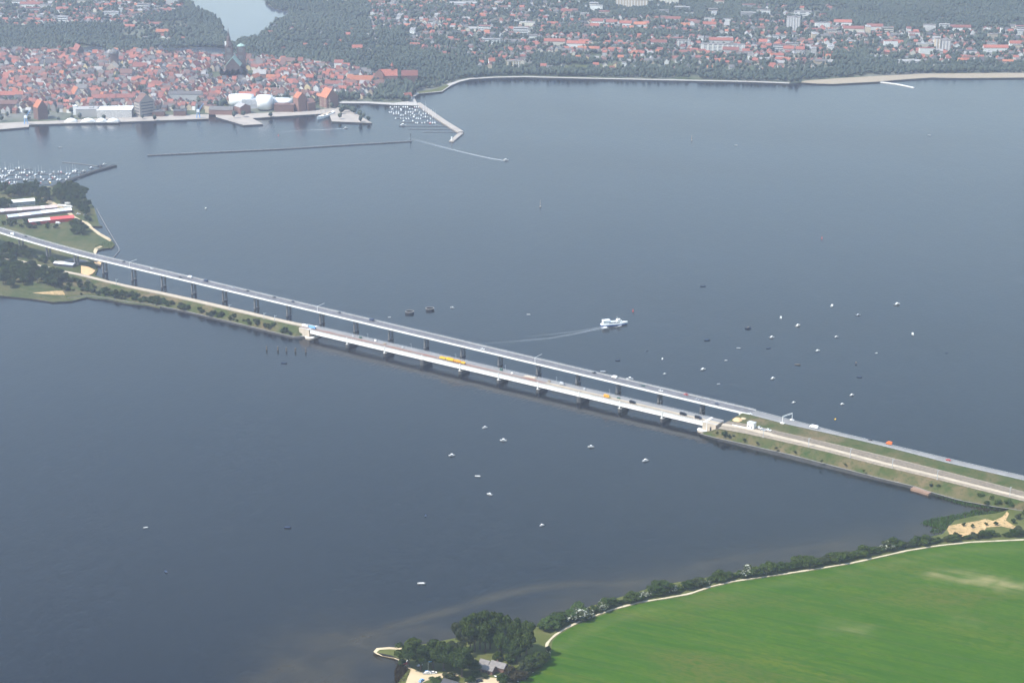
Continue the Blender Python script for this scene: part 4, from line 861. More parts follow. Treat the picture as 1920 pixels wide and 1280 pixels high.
for (a, b, v), nm in zip(TOWN_ROWS, ORD): pontoon([(a, v), (b, v+.4)], 'thin dark pontoon of the town marina, %s row from the quay' % nm if nm[0] == 'f' and nm != 'fourth' else 'thin dark pontoon of the town marina, %s row' % nm)
nb_ = 0
for r, (a, b, v) in enumerate(TOWN_ROWS):
    if r > 4: continue
    u = a+2; idx = 0
    while u < b-6:
        if random.random() < (.88 if r < 4 else .45):
            k = 's' if random.random() < .72 else 'm'; side = random.choice((-1, 1))
            c = 'white' if random.random() < .86 else random.choice(('dark', 'cream', 'red', 'yellow'))
            p = at(u, v+side*1.7, -.05)
            cn = {'white': 'white', 'dark': 'dark', 'cream': 'cream', 'red': 'red', 'yellow': 'yellow'}[c]
            boat(k, c, '%s %s, %s from left, %s row of the town marina' % (cn, 'sailing yacht' if k == 's' else 'motorboat', ORDW[idx], ORD[r]), p, R(90*side+random.uniform(-12, 12)), random.uniform(.8, 1.15), 'boats in the town marina'); idx += 1
        u += random.uniform(3.6, 5.4)
boat('m', 'white', 'large white motor yacht at the left end of the outer town pontoon', at(755, 236, -.05), R(8), 2.1, 'boats in the town marina')
ISL_ROWS = [(-20, 60, 318.5), (-20, 152, 326), (-30, 150, 336), (-30, 96, 345.5)]
for k, (a, b, v) in enumerate(ISL_ROWS):
    pontoon([(a, v+(3 if k < 2 else 0)), (b, v-(2 if k < 2 else 1))], 'thin pontoon of the island marina, %s row' % ('far', 'second', 'third', 'near')[k])
    u = a+2; idx = 0
    while u < b:
        if random.random() < .74:
            kd = 's' if random.random() < .6 else 'm'; side = random.choice((-1, 1)); c = 'white' if random.random() < .8 else random.choice(('dark', 'cream', 'red', 'yellow', 'blue'))
            f_ = (u-a)/(b-a); vv = v+(3-5*f_ if k < 2 else -1*f_)+side*2.3
            boat(kd, c, '%s %s, %s from left, %s row of the island marina' % (c, 'sailing yacht' if kd == 's' else 'motorboat', ORDW[idx], ('far', 'second', 'third', 'near')[k]), at(u, vv, -.05), R(75*side+random.uniform(-15, 15)), random.uniform(.85, 1.2), 'boats in the island marina'); idx += 1
        u += random.uniform(4.0, 6.2)
for u, v, c, lb in ((195, 309, 'white', 'white motorboat by the tip of the dark marina breakwater'), (188, 312, 'dark', 'dark motorboat next to the white one by the breakwater tip'), (171, 315.5, 'white', 'white yacht alongside the breakwater, third from its tip'), (157, 322, 'white', 'white yacht alongside the middle of the dark breakwater'), (142, 320, 'white', 'white yacht a little off the middle of the breakwater')):
    boat('m', c, lb, at(u, v, -.05), R(25), 1.3, 'boats in the island marina')
# the museum ship with three masts
f = thing('museum_ship', 'white three-masted sailing ship moored at the harbour pier', 'ship', None, at(611, 219, 0), R(-118))
mb = MB(); mb.loft([[(x, 0, -1), (x, -4.2*k, 0), (x, -4.7*k, 4+h), (x, 4.7*k, 4+h), (x, 4.2*k, 0)] for x, k, h in ((-26, .45, 1.6), (-18, .85, .4), (0, 1, 0), (14, .9, .4), (22, .5, 1.2), (28, .05, 2.2))]); mb.build('hull', M['white_paint'], f)
mb = MB(); mb.box((-10, 0, 4), (12, 5, 2.2)); mb.box((6, 0, 4), (8, 4, 2.0)); mb.build('deckhouse', M['stone'], f)
for x, h in ((-14, 32), (2, 38), (15, 36)):
    mb = MB(); mb.lathe([(.45, 4), (.2, h)], (x, 0, 0), 6); ms = mb.build('mast', M['stone'], f)
    mb = MB()
    for z in (.45, .65, .82): mb.bar((x, -6*(1.2-z), h*z), (x, 6*(1.2-z), h*z), .16)
    mb.build('yard', M['stone'], ms)
mb = MB(); mb.bar((26, 0, 5.6), (36, 0, 8.5), .3, n=6); mb.build('bowsprit', M['stone'], f)
# ------------------------------------------------------------------ buildings
def gable_parts(w, d, eave, rh, wm, rm, par, chim=0, over=.5):
    "ridge along local x; a wall shell with its gables and a roof of two slabs"
    mb = MB(); a, b = w/2, d/2
    mb.loft([[(x, -b, 0), (x, b, 0), (x, b, eave), (x, 0, eave+rh), (x, -b, eave)] for x in (-a, a)]); mb.build('wall', wm, par)
    mb = MB(); k = over; sl = rh/b
    for s_ in (-1, 1):
        mb.loft([[(x, s_*(b+k), eave-k*sl+.08), (x, s_*(b+k), eave-k*sl+.38), (x, 0, eave+rh+.40), (x, 0, eave+rh+.08)] for x in (-a-k*.4, a+k*.4)])
    rf = mb.build('roof', rm, par)
    for i in range(chim):
        q = MB(); x = (-.3+.6*i/max(1, chim-1))*w if chim > 1 else .2*w; q.box((x, d*.12, eave+rh*.6), (1.1, 1.1, rh*.4+1.6)); q.build('chimney', M['brick_dark'], rf)
    return rf
FOOT = []            # footprints in the town, kept free of trees and of other houses
def occupy(p, r): FOOT.append((p[0], p[1], r))
def W(c): return M[c] if isinstance(c, str) else MW[c]
def Rf(c): return M[c] if isinstance(c, str) else MR[c]
def gable(name, label, cat, u, v, w, d, eave, rh, rz, wc, rc, chim=0, z=None, group=None, bands=0):
    p = at(u, v, ZT if z is None else z); o = thing(name, label, cat, group, p, R(rz)); occupy(p, max(w, d)*.55)
    gable_parts(w, d, eave, rh, W(wc), Rf(rc), o, chim)
    for k in range(bands):
        for sx in (1,):
            q = MB(); q.box((0, -d/2-.06, eave*(k+.55)/bands), (w*.86, .14, eave/bands*.32)); q.build('window_band', M['glass'], o)
            q = MB(); q.box((w/2+.06, 0, eave*(k+.55)/bands), (.14, d*.8, eave/bands*.32)); q.build('window_band', M['glass'], o)
    return o
def block(name, label, cat, u, v, w, d, h, rz, wc, rc='roof_grey', floors=0, z=None, group=None, bc='glass', cols=0):
    p = at(u, v, ZT if z is None else z); o = thing(name, label, cat, group, p, R(rz)); occupy(p, max(w, d)*.5)
    q = MB(); q.box((0, 0, 0), (w, d, h)); q.build('wall', W(wc), o)
    q = MB(); q.box((0, 0, h), (w+.6, d+.6, .5)); q.box((w*.15, 0, h+.5), (w*.18, d*.4, 1.6)); q.build('roof', Rf(rc), o)
    for k in range(floors):
        q = MB(); q.box((0, -d/2-.06, h*(k+.42)/floors), (w*.94, .14, h/floors*.36)); q.build('window_band', M[bc], o)
    for k in range(cols):
        q = MB(); q.box(((k+.5)*w/cols-w/2, -d/2-.5, .8), (w/cols*.34, .9, h-1.4)); q.build('balcony_tower', M['white_conc'], o)
    return o
# along the quay
gable('storehouse', 'tall brown storehouse with a bright orange roof by the left quay', 'storehouse', 77, 222.5, 19, 19, 22, 12, -52, 'brick_dark', 2, bands=0)
gable('storehouse', 'huge grey-brown granary with banded yellowish side behind the white tents', 'storehouse', 272, 216.5, 20, 30, 27, 13, -52, 3, 3, bands=5)
gable('storehouse', 'narrow brick storehouse with a small orange roof right of the white museum', 'storehouse', 563, 207.5, 17, 18, 25, 9, -52, 6, 2)
gable('storehouse', 'low dark brick annex attached right of the narrow storehouse', 'storehouse', 579, 206, 16, 22, 15, 6, 38, 'brick_dark', 3)
gable('storehouse', 'big brick storehouse with a large orange-red roof by the museum ship', 'storehouse', 617, 199.5, 24, 26, 19, 15, -52, 6, 2, bands=0)
gable('house', 'tall bright orange steep roof behind the left storehouse', 'house', 144, 184, 22, 17, 9, 13, -58, 4, 2)
block('hall', 'grey flat harbour hall between storehouse and white-roofed hall', 'hall', 166, 217, 40, 26, 14, 4, 4, 6, 0)
block('hall', 'wide hall with a white roof and blue-dark glass front on the quay', 'hall', 217, 217.5, 62, 34, 14, 3, 4, 'white_paint', 0)
q_ = thing('glass_front', 'dark blue glass front of the white-roofed quay hall', 'facade', None, at(217, 219.6, ZT), R(3))
for k in range(6): q = MB(); q.box((-26+k*10.4, 0, .5), (9.8, .4, 12)); q.build('pane', M['glass'], q_)
block('hall', 'white tower block standing left of the grey harbour hall', 'hall', 142, 215, 7, 10, 16, 4, 'white_paint', 'white_paint')
block('warehouse', 'dark low warehouse right of the granary', 'warehouse', 298, 217, 22, 18, 9, 4, 'brick_dark', 4)
block('warehouse', 'dark square warehouse in the middle of the left quay', 'warehouse', 338, 216, 22, 16, 9, 2, 'brick_dark', 5)
gable('warehouse', 'long low brick warehouse with orange left end near the pointed quay', 'warehouse', 416, 214, 44, 14, 9, 5, -6, 6, 4)
block('warehouse', 'orange brick gable block at the left end of the brick warehouse row', 'warehouse', 396, 211, 15, 16, 13, -40, 2, 3)
gable('customs_house', 'square brick house with pale hipped roof before the white museum', 'house', 455, 212, 20, 22, 13, 5, -50, 6, 6)
def shell(cx, cy, pts, z0, z1, par, lean=0.0, mat='white_paint', name='curved_shell'):
    mb = MB(); mb.loft([[(cx+x*(1+lean*k), cy+y*(1+lean*k), z0+(z1-z0)*k) for x, y in pts] for k in (0, .5, 1)]); return mb.build(name, M[mat], par, True)
ell = lambda a, b, n=18, e=.7: [(a*math.copysign(abs(math.cos(2*math.pi*i/n))**e, math.cos(2*math.pi*i/n)), b*math.copysign(abs(math.sin(2*math.pi*i/n))**e, math.sin(2*math.pi*i/n))) for i in range(n)]
oz = thing('museum', 'large white museum of curved shells on the harbour front', 'museum', None, at(478, 207, ZT)); occupy(at(478, 205, ZT), 45); occupy(at(445, 203, ZT), 28); occupy(at(520, 203, ZT), 28)
shell(18, 6, ell(14, 14), 2.5, 25, oz, .06); shell(-28, 30, ell(22, 13), 3, 22, oz, .05); shell(44, 24, ell(22, 12), 4, 16, oz, .05)
q = MB(); q.box((4, 26, 0), (58, 24, 17)); q.build('glass_hall', M['steel_grey'], oz); q = MB(); q.box((18, 6, 0), (20, 18, 2.6)); q.build('plinth', M['dark_steel'], oz)
block('warehouse', 'dark brick warehouse between the white museum and the narrow storehouse', 'warehouse', 534, 208.5, 36, 16, 13, -4, 'brick_dark', 3)
for k, (u, w_) in enumerate(((133, 24), (165, 27), (190, 20), (212, 24))):
    t_ = thing('tent', '%s white domed tent on the left quay' % ('leftmost', 'second', 'third', 'rightmost')[k], 'tent', 'white tents on the quay', at(u, 229, Q))
    mb = MB(); n = 9; mb.loft([[(-w_/2+w_*i/(n-1), y, .3) for i in (0,)]+[(-w_/2+w_*i/(n-1), y, .3+6.2*math.sin(math.pi*i/(n-1))**.7) for i in range(n)] for y in (-5, 5)]); mb.build('canopy', M['white_paint'], t_, True)
    mb = MB(); mb.box((0, -4.9, 0), (w_*.9, .4, 2.0)); mb.build('side_wall', M['white_conc'], t_)
def crane(u, v, lb, cm):
    g = thing('harbour_crane', lb, 'crane', 'quay cranes', at(u, v, Q)); mb = MB()
    for x in (-3, 3):
        for y in (-3, 3): mb.bar((x, y, 0), (x*.5, y*.5, 11), .45)
    mb.build('portal', M[cm], g); mb = MB(); mb.box((0, 0, 11), (5, 4, 4)); mb.build('cabin', M['white_paint'], g); mb = MB(); mb.bar((1.5, 0, 14), (11, -3, 27), .5); mb.bar((-1.5, 0, 15), (11, -3, 27), .15); mb.build('jib', M[cm], g)
crane(49, 233, 'blue harbour crane with white cabin on the left quay', 'light_blue'); crane(372, 221.5, 'pale blue harbour crane at the right end of the left quay', 'light_blue')
# churches
c = thing('church', 'big dark twin-towered church, one tower with a tall needle spire', 'church', None, at(442, 142, ZT)); occupy(at(442, 142, ZT), 52); occupy(at(442, 146, ZT), 30)
for x, hh in ((-11, 58), (13, 58)):
    mb = MB(); mb.box((x, 0, 0), (15, 15, hh)); tw = mb.build('tower', M['church_brick'], c)
    for zz in (18, 34, 48): q = MB(); q.box((x, -7.6, zz), (8, .3, 8)); q.build('blind_window', M['pier_conc'], tw)
mb = MB(); mb.lathe([(8.2, 58), (8.4, 60), (6, 66), (4, 69), (4.2, 71), (3.8, 76), (1.8, 79), (1.4, 82), (.2, 97)], (-11, 0, 0), 8); mb.build('spire', M['church_brick'], c)
mb = MB(); mb.box((-16.5, -5.2, 60), (3.4, .6, 9)); mb.build('lantern_panel', M['white_paint'], c)
mb = MB(); mb.lathe([(8, 58), (8.4, 60), (4, 62.5), (.4, 64)], (13, 0, 0), 8); mb.build('tower_cap', M['copper'], c)
mb = MB(); mb.loft([[(x, -35, 0), (x, -35, 28), (0, -35, 44), (-x, -35, 28), (-x, -35, 0)] if False else [(-14, y, 0), (-14, y, 26), (0, y, 42), (14, y, 26), (14, y, 0)] for y in (-38, 0)]); mb.build('nave', M['church_brick'], c)
mb = MB()
for s_ in (-1, 1): mb.loft([[(s_*15, y, 25.4), (s_*15, y, 26), (0, y, 42.8), (0, y, 42.2)] for y in (-38.5, 0)])
mb.build('nave_roof', M['copper'], c)
mb = MB(); mb.loft([[(-24, y, 0), (-24, y, 12), (-14, y, 17), (14, y, 17), (24, y, 12), (24, y, 0)] for y in (-38, 2)]); mb.build('aisle', M['church_brick'], c)
for k in range(5): mb = MB(); mb.loft([[(-22+k*11-4*s_, -40-s_*0, z) for s_ in (-1, 1)]+[(-22+k*11, -40, z+6)]*1 for z in (10, 16)]); mb.build('gablet', M['stone'], c)
c = thing('church', 'square dark brick church tower in the old town left of the twin towers', 'church', None, at(216, 133, ZT)); occupy(at(216, 135, ZT), 24)
mb = MB(); mb.box((0, 0, 0), (14, 14, 36)); mb.build('tower', M['church_brick'], c); mb = MB(); mb.lathe([(10, 36), (9, 40), (.5, 46)], n=8); mb.build('tower_cap', M['pier_conc'], c)
mb = MB(); mb.loft([[(-10, y, 0), (-10, y, 12), (0, y, 22), (10, y, 12), (10, y, 0)] for y in (-36, -7)]); mb.build('nave', M['stone'], c)
c = thing('church', 'church with a steep red nave roof at the left rim of the old town', 'church', None, at(148, 104, ZT)); occupy(at(148, 104, ZT), 34)
gable_parts(30, 15, 12, 11, M['church_brick'], MR[1], c); mb = MB(); mb.box((-34, 0, 0), (26, 12, 9)); mb.build('transept', M['church_brick'], c); mb = MB(); mb.box((-34, 0, 9), (27, 13, .8)); mb.build('transept_roof', MR[0], c)
c.rotation_euler = (0, 0, R(-60))
# convent and orange-roofed wings right of the old town
for a in (('house', 'long house with a bright orange roof and two gables near the seafront park', 'house', 678, 157, 46, 13, 8, 8, -4, 6, 2), ('house', 'short bright orange roof left of the long orange-roofed house', 'house', 657, 155, 12, 13, 8, 8, -4, 6, 2),
          ('convent_church', 'brick convent church with a red roof and small ridge turret', 'church', 730, 156, 32, 16, 16, 11, 4, 6, 0), ('convent_wing', 'tall brick gable wing left of the convent church', 'house', 712, 157, 12, 16, 20, 8, 86, 6, 1), ('convent_wing', 'long brick convent wing with red roof right of the convent church', 'house', 768, 154, 32, 15, 14, 9, 4, 'brick_dark', 1),
          ('villa', 'white villa with red roof near the sea front, left of the yellow mansion', 'house', 922, 122.5, 13, 12, 9, 6, 10, 1, 0), ('house', 'pink and white round-roofed pavilion in trees at the mole root', 'house', 764, 186, 15, 12, 6, 6, 30, 1, 0),
          ('house', 'long red roof in front of the wooded left rim of the town', 'house', 22, 184, 46, 12, 7, 6, 2, 3, 0), ('barracks', 'long brown-red building at the left edge behind the quay', 'house', 12, 205, 44, 14, 11, 6, 2, 'brick_dark', 3),
          ('house', 'white house with a red roof among left-rim trees', 'house', 58, 168, 9, 9, 10, 4, 20, 1, 5), ('row_house', 'long dark red roof with white gables behind the grey hall', 'house', 195, 192, 44, 12, 9, 6, 3, 3, 1), ('row_house', 'second long dark red roof right of the white-gabled row', 'house', 236, 191, 36, 12, 9, 6, 3, 4, 1),
          ('town_hall', 'wide grey-green block behind the middle of the left quay', 'house', 350, 188, 60, 18, 13, 4, -3, 4, 4), ('house', 'red-roofed house with white band behind the museum', 'house', 465, 190, 32, 14, 12, 6, -4, 0, 0), ('house', 'pale green gabled house behind the museum', 'house', 485, 176, 16, 13, 12, 6, 80, 4, 0),
          ('house', 'white narrow gabled house right behind the museum', 'house', 500, 184, 12, 10, 11, 6, 80, 1, 3), ('house', 'yellow gabled house left of the big orange-roofed storehouse', 'house', 578, 176, 14, 11, 15, 6, 82, 5, 4), ('house', 'tall white house just left of the big orange-roofed storehouse', 'house', 594, 180, 13, 10, 17, 5, 82, 1, 4),
          ('row_house', 'long dull red roof above the big orange-roofed storehouse', 'house', 625, 163, 32, 10, 7, 5, -3, 0, 1), ('villa', 'white villa with red hipped roof at the park edge above the old town', 'house', 636, 127, 18, 14, 11, 5, -8, 1, 1)):
    gable(*a)
cv = bpy.data.objects['convent_church']; mb = MB(); mb.box((6, 0, 24), (4, 4, 10)); mb.build('turret', M['brick_dark'], cv); mb = MB(); mb.lathe([(3.2, 34), (.2, 41)], (6, 0, 0), 6); mb.build('turret_spire', MR[0], cv)
# apartment blocks and large buildings in the far suburbs
AB = [(963, 126, 27, 14, 13, -4, 5, 'mansion', 'yellow flat-fronted mansion above the sea wall', 3, 5), (1355, 96, 92, 13, 15, -8, 1, 'apartment_block', 'long pale slab block with window grid in the right suburb', 5, 9), (1282, 88, 30, 12, 14, -6, 1, 'apartment_block', 'short white slab block left of the long pale slab', 5, 4),
      (1487, 57, 30, 16, 30, -6, 4, 'tower_block', 'tall grey tower block with a cream left side in the right suburb', 0, 5), (1431, 29, 32, 13, 12, -6, 1, 'apartment_block', 'bright white slab block at the top left of the tall tower', 0, 2), (1505, 32, 40, 14, 13, -6, 1, 'apartment_block', 'white banded block just behind the tall tower', 3, 2),
      (1542, 52, 34, 12, 11, -6, 1, 'apartment_block', 'white block with dark gaps right of the tall tower', 0, 6), (1757, 97, 12, 14, 28, -4, 2, 'tower_block', 'tan tower block with white edge near the right beach', 0, 2), (1772, 97, 20, 14, 24, -4, 4, 'tower_block', 'grey tower block right beside the tan tower', 0, 3), (1854, 64, 7, 10, 14, -4, 1, 'tower_block', 'thin white block in the far right suburb, left of two', 0, 1), (1877, 66, 5, 10, 16, -4, 1, 'tower_block', 'thin white block in the far right suburb, right of two', 0, 1),
      (1185, 14, 76, 14, 18, -9, 2, 'apartment_block', 'long beige and white slab block at the top edge', 0, 11), (1255, 8, 46, 14, 18, -9, 0, 'apartment_block', 'pink-beige slab block right of the long slab at the top edge', 0, 6), (1295, 30, 28, 9, 6, -2, 1, 'hall', 'bright white flat hall in the upper middle suburb', 0, 0), (1245, 29, 22, 12, 12, -6, 4, 'apartment_block', 'grey block left of the bright white flat hall', 4, 0),
      (1330, 42, 24, 11, 10, -6, 1, 'apartment_block', 'white comb-fronted block, left of two in the upper suburb', 0, 5), (1365, 44, 22, 11, 10, -6, 1, 'apartment_block', 'white comb-fronted block, right of two in the upper suburb', 0, 4), (1170, 26, 5, 8, 11, 0, 1, 'tower_block', 'thin white gable tower under the long beige slab', 0, 0), (1099, 19, 5, 8, 11, 0, 1, 'tower_block', 'thin white gable tower left, upper middle suburb', 0, 0), (1085, 10, 5, 8, 11, 0, 1, 'tower_block', 'thin white gable tower farthest left at the top', 0, 0), (1234, 16, 5, 8, 10, 0, 1, 'tower_block', 'thin white gable tower between the two beige slabs', 0, 0),
      (227, 24, 9, 9, 12, 0, 1, 'tower_block', 'white twin tower block in the far left suburb', 0, 2), (935, 11, 24, 14, 8, -30, 2, 'hall', 'tan-roofed hall at the top centre', 0, 0), (870, 10, 70, 26, 6, -4, 4, 'hall', 'pale flat hall complex at the top centre left', 0, 0), (1595, 84, 22, 12, 8, -6, 0, 'hall', 'cream low block in the right suburb', 2, 0), (1170, 125, 9, 8, 9, 0, 1, 'house', 'white cube house above the sea front trees', 0, 0),
      (1275, 118, 20, 8, 4, 0, 1, 'hall', 'low white hall right of the white cube house', 0, 0), (1838, 84, 10, 9, 7, 0, 1, 'house', 'white cube house in the right suburb', 0, 0), (1700, 118, 60, 16, 5, -5, 4, 'hall', 'grey flat sheds behind the right beach trees', 0, 0), (1650, 110, 50, 16, 5, -5, 4, 'hall', 'grey flat sheds left of the red dome', 0, 0), (1762, 128, 26, 10, 6, 0, 2, 'house', 'low tan beach building at the bathing place', 1, 0)]
for u, v, w_, d_, h_, rz, wc, nm, lb, fl, cl in AB: block(nm, lb, nm.replace('_', ' ') if nm != 'mansion' else 'house', u, v, w_, d_, h_, rz, wc, 6 if h_ < 9 else 'roof_grey', fl, None, None, 'glass', cl)
SL = []
for poly, n_s in (([(1080, -4), (1420, 4), (1420, 38), (1080, 32)], 16), ([(1240, 60), (1560, 62), (1560, 112), (1240, 118)], 10), ([(1400, 45), (1920, 55), (1920, 112), (1560, 100)], 18), ([(0, 0), (340, 0), (320, 30), (0, 50)], 12), ([(720, 8), (1000, 5), (1000, 100), (760, 90)], 8)):
    k = 0
    while k < n_s:
        u, v = random.uniform(min(p[0] for p in poly), max(p[0] for p in poly)), random.uniform(min(p[1] for p in poly), max(p[1] for p in poly))
        if not bool(inpoly(np.array([u]), np.array([v]), poly)[0]): continue
        p = at(u, v, ZT)
        if any((a-p[0])**2+(b-p[1])**2 < (c_+20)**2 for a, b, c_ in FOOT): continue
        occupy(p, 16); SL.append((u, v)); k += 1
SL.sort()
for i, (u, v) in enumerate(SL):
    occ = len(FOOT); c_ = random.choices((1, 4, 0, 2), (46, 26, 20, 8))[0]
    block('apartment_block', '%s slab block, %s from left among the scattered suburb blocks' % (WALLN[c_], ordw(i+1)), 'apartment block', u, v, random.uniform(18, 38), random.uniform(10, 12), random.uniform(8, 15), random.choice((-6, -6, 84))+random.uniform(-6, 6), c_, random.choice((6, 6, 'roof_grey', 1)), random.choice((0, 3, 4)), None, 'scattered suburb blocks', 'glass', 0)
rd = thing('sports_dome', 'round red dome in the right suburb', 'dome', None, at(1720, 98, ZT)); occupy(at(1720, 98, ZT), 14)
mb = MB(); mb.lathe([(12, 0), (12, 4), (10, 6.5), (6, 8.5), (.5, 9.5)], n=20); mb.build('shell', MR[0], rd); mb = MB(); mb.lathe([(12.6, 3.6), (12.6, 4.4)], n=20); mb.build('rim', M['white_conc'], rd)
for u, v, w_, rz, rc, wc, lb in ((1040, 84, 46, -6, 0, 0, 'long red roof left half of a terrace in the middle suburb'), (1080, 88, 40, -6, 0, 1, 'long red roof right half of a terrace in the middle suburb'), (1232, 86, 42, -6, 1, 1, 'long red-roofed block with white left gable'), (1120, 46, 26, -6, 1, 1, 'red-roofed terrace left in the upper row'), (1147, 48, 26, -6, 1, 1, 'red-roofed terrace second in the upper row'),
      (1173, 50, 28, -6, 0, 1, 'red-roofed terrace third in the upper row'), (1200, 52, 28, -6, 2, 1, 'orange-red terrace fourth in the upper row'), (1115, 55, 20, -6, 0, 0, 'red-roofed terrace left in the lower row'), (1262, 42, 34, -6, 1, 1, 'dull red terrace above the dark wood'), (1285, 54, 20, -6, 2, 0, 'orange-red roof right of the dark wood'), (1330, 52, 30, -6, 0, 1, 'red roof right of the comb blocks'),
      (1352, 82, 52, -8, 0, 4, 'long red roof just behind the long pale slab'), (1370, 100, 34, -10, 1, 4, 'curved-looking dull red roof under the long pale slab'), (1580, 48, 40, -6, 0, 1, 'red roof right of the white block with gaps'), (1600, 60, 46, -6, 1, 0, 'long red roof with cream end in the right suburb'), (1640, 56, 36, -6, 1, 1, 'long red roof second in the right suburb'), (1800, 58, 46, -4, 1, 1, 'long dull red roof in the far right'),
      (1866, 96, 52, -3, 0, 1, 'wide red roof over white walls at the right'), (1905, 88, 30, -3, 0, 1, 'red roof at the right edge'), (1675, 87, 40, -3, 0, 4, 'long thin red roof left of the red dome'), (60, 14, 56, -4, 1, 1, 'long dull red roof at the far top left'), (118, 24, 30, -4, 0, 1, 'red roof cluster block at the top left'), (305, 66, 28, -4, 2, 6, 'orange-red school roof behind the pond'), (670, 96, 22, 3, 0, 1, 'red long roof in the park right of the church towers'),
      (1430, 85, 18, -6, 0, 1, 'small red terrace under the tall tower'), (1478, 98, 22, -5, 0, 4, 'red roof pair right of the long slab, left'), (1500, 99, 18, -5, 0, 4, 'red roof pair right of the long slab, right')):
    gable('terrace', lb, 'terrace', u, v, w_, 11, 8, 5, rz, wc, rc, 2, group='red-roofed terraces in the suburbs')

# the many houses: the largest in view one by one, the rest as one mass
D_OLD = [(-30, 99), (130, 99), (290, 102), (440, 110), (520, 114), (640, 130), (700, 142), (722, 160), (690, 186), (640, 182), (602, 190), (560, 190), (480, 186), (420, 199), (380, 206), (300, 208), (250, 206), (120, 212), (60, 212), (-30, 214)]
DIST = [(D_OLD, 10.6, .94, 'old'), ([(690, 8), (1000, -10), (1000, 112), (900, 118), (790, 104), (755, 64), (700, 60)], 17, .72, 'mid'), ([(1000, 70), (1100, 66), (1400, 76), (1560, 90), (1560, 122), (1400, 127), (1180, 124), (1000, 104)], 16.5, .84, 'north'),
        ([(1080, 34), (1230, 36), (1420, 46), (1420, 72), (1230, 60), (1090, 60)], 16.5, .78, 'north'), ([(1400, 40), (1560, 46), (1700, 62), (1960, 50), (1960, 118), (1760, 122), (1640, 105), (1400, 90)], 17, .76, 'east'), ([(-30, -20), (350, -20), (345, 22), (200, 48), (100, 50), (-30, 58)], 15, .70, 'west'),
        ([(225, 45), (350, 40), (372, 80), (230, 82)], 26, .45, 'west'), ([(480, 52), (690, 40), (700, 112), (600, 112), (480, 95)], 36, .45, 'park'), ([(560, -20), (900, -20), (880, 8), (600, 8)], 22, .6, 'mid'), ([(870, 100), (1000, 104), (1000, 128), (1180, 124), (1400, 127), (1560, 122), (1560, 134), (1400, 138), (1180, 134), (900, 136)], 21, .55, 'north'), ([(1000, 0), (1080, 0), (1080, 64), (1000, 68)], 19, .6, 'mid'), ([(1420, 8), (1560, 14), (1560, 44), (1420, 38)], 21, .5, 'east')]
HS = []; cell = {}
def free(x, y, r):
    for i in range(int(x//40)-2, int(x//40)+3):
        for j in range(int(y//40)-2, int(y//40)+3):
            for a, b, c_ in cell.get((i, j), ()):
                if (a-x)**2+(b-y)**2 < (r+c_)**2: return False
    return True
def add_cell(x, y, r): cell.setdefault((int(x//40), int(y//40)), []).append((x, y, r))
for a, b, c_ in FOOT: add_cell(a, b, c_)
LAKES = [[(352, -30), (357, 10), (368, 14), (385, 24), (406, 32), (416, 44), (421, 60), (425, 71), (429, 83), (441, 85), (447, 77), (460, 76), (482, 73), (500, 58), (512, 45), (545, 30), (540, 22), (510, 14), (500, 6), (495, -5), (470, -30)], [(285, 92), (330, 89), (390, 88), (420, 90), (438, 95), (438, 106), (400, 108), (380, 105), (340, 102), (300, 100)], [(125, 91), (180, 87), (205, 92), (200, 98), (165, 99), (140, 97)]]
for poly, sp, pr_, dn in DIST:
    G_ = np.array(PX(poly, ZT)); x0, y0 = G_.min(0)[:2]; x1, y1 = G_.max(0)[:2]; th = R(-14 if dn == 'old' else -5)
    nx, ny = int((x1-x0)*1.2/sp)+8, int((y1-y0)*1.2/sp)+8; cx, cy = (x0+x1)/2, (y0+y1)/2
    gi, gj = np.meshgrid(np.arange(-nx//2, nx//2+1)*sp, np.arange(-ny//2, ny//2+1)*sp*(1.0 if dn == 'old' else 1.25))
    if dn == 'old': street = ((np.round(gj/sp).astype(int) % 5) == 0) | ((np.round(gi/sp).astype(int) % 9) == 0)
    else: street = (np.round(gj/(sp*1.25)).astype(int) % 4) == 0
    gi = gi+rng.uniform(-.22, .22, gi.shape)*sp; gj = gj+rng.uniform(-.25, .25, gj.shape)*sp
    X = cx+gi*math.cos(th)-gj*math.sin(th); Y = cy+gi*math.sin(th)+gj*math.cos(th)
    ok = inpoly(X, Y, [g[:2] for g in G_]) & ~street
    yard = np.sin(X*.037+2*np.sin(Y*.021))*np.sin(Y*.041+1.7*np.sin(X*.017)); ok &= yard < (.80 if dn == 'old' else .9)
    for lk in LAKES: ok &= ~inpoly(X, Y, [p[:2] for p in PX(lk, ZT)])
    for x, y in zip(X[ok], Y[ok]):
        if random.random() > pr_: continue
        w_ = random.uniform(8, 11.5) if dn == 'old' else random.uniform(9, 12.5); d_ = random.uniform(8, 10.5)
        big = dn == 'old' and random.random() < .05
        if dn == 'old' and random.random() < .22: w_ *= 1.6
        if big: w_ = random.uniform(20, 30); d_ = random.uniform(11, 14)
        if dn != 'old' and random.random() < .16: w_ *= 2.2
        if big and not free(x, y, 9): continue
        if not free(x, y, 3.0 if dn == 'old' else 5): continue
        add_cell(x, y, 10 if big else 4.8)
        h_ = random.uniform(9.5, 15.5)+(4 if big else 0) if dn == 'old' else random.uniform(7.5, 10.5)
        rz = th+random.choice((0, math.pi/2))+random.uniform(-.12, .12)
        wc = random.choices(range(7), (24, 24, 12, 14, 14, 5, 7))[0]
        rc = random.choices(range(7), ((17, 22, 4, 26, 18, 9, 4) if dn == 'old' else (24, 18, 6, 18, 18, 8, 8)))[0]
        HS.append((x, y, w_, d_, h_, rz, wc, rc, dn))
HS.sort(key=lambda q: q[1]-3*q[2])
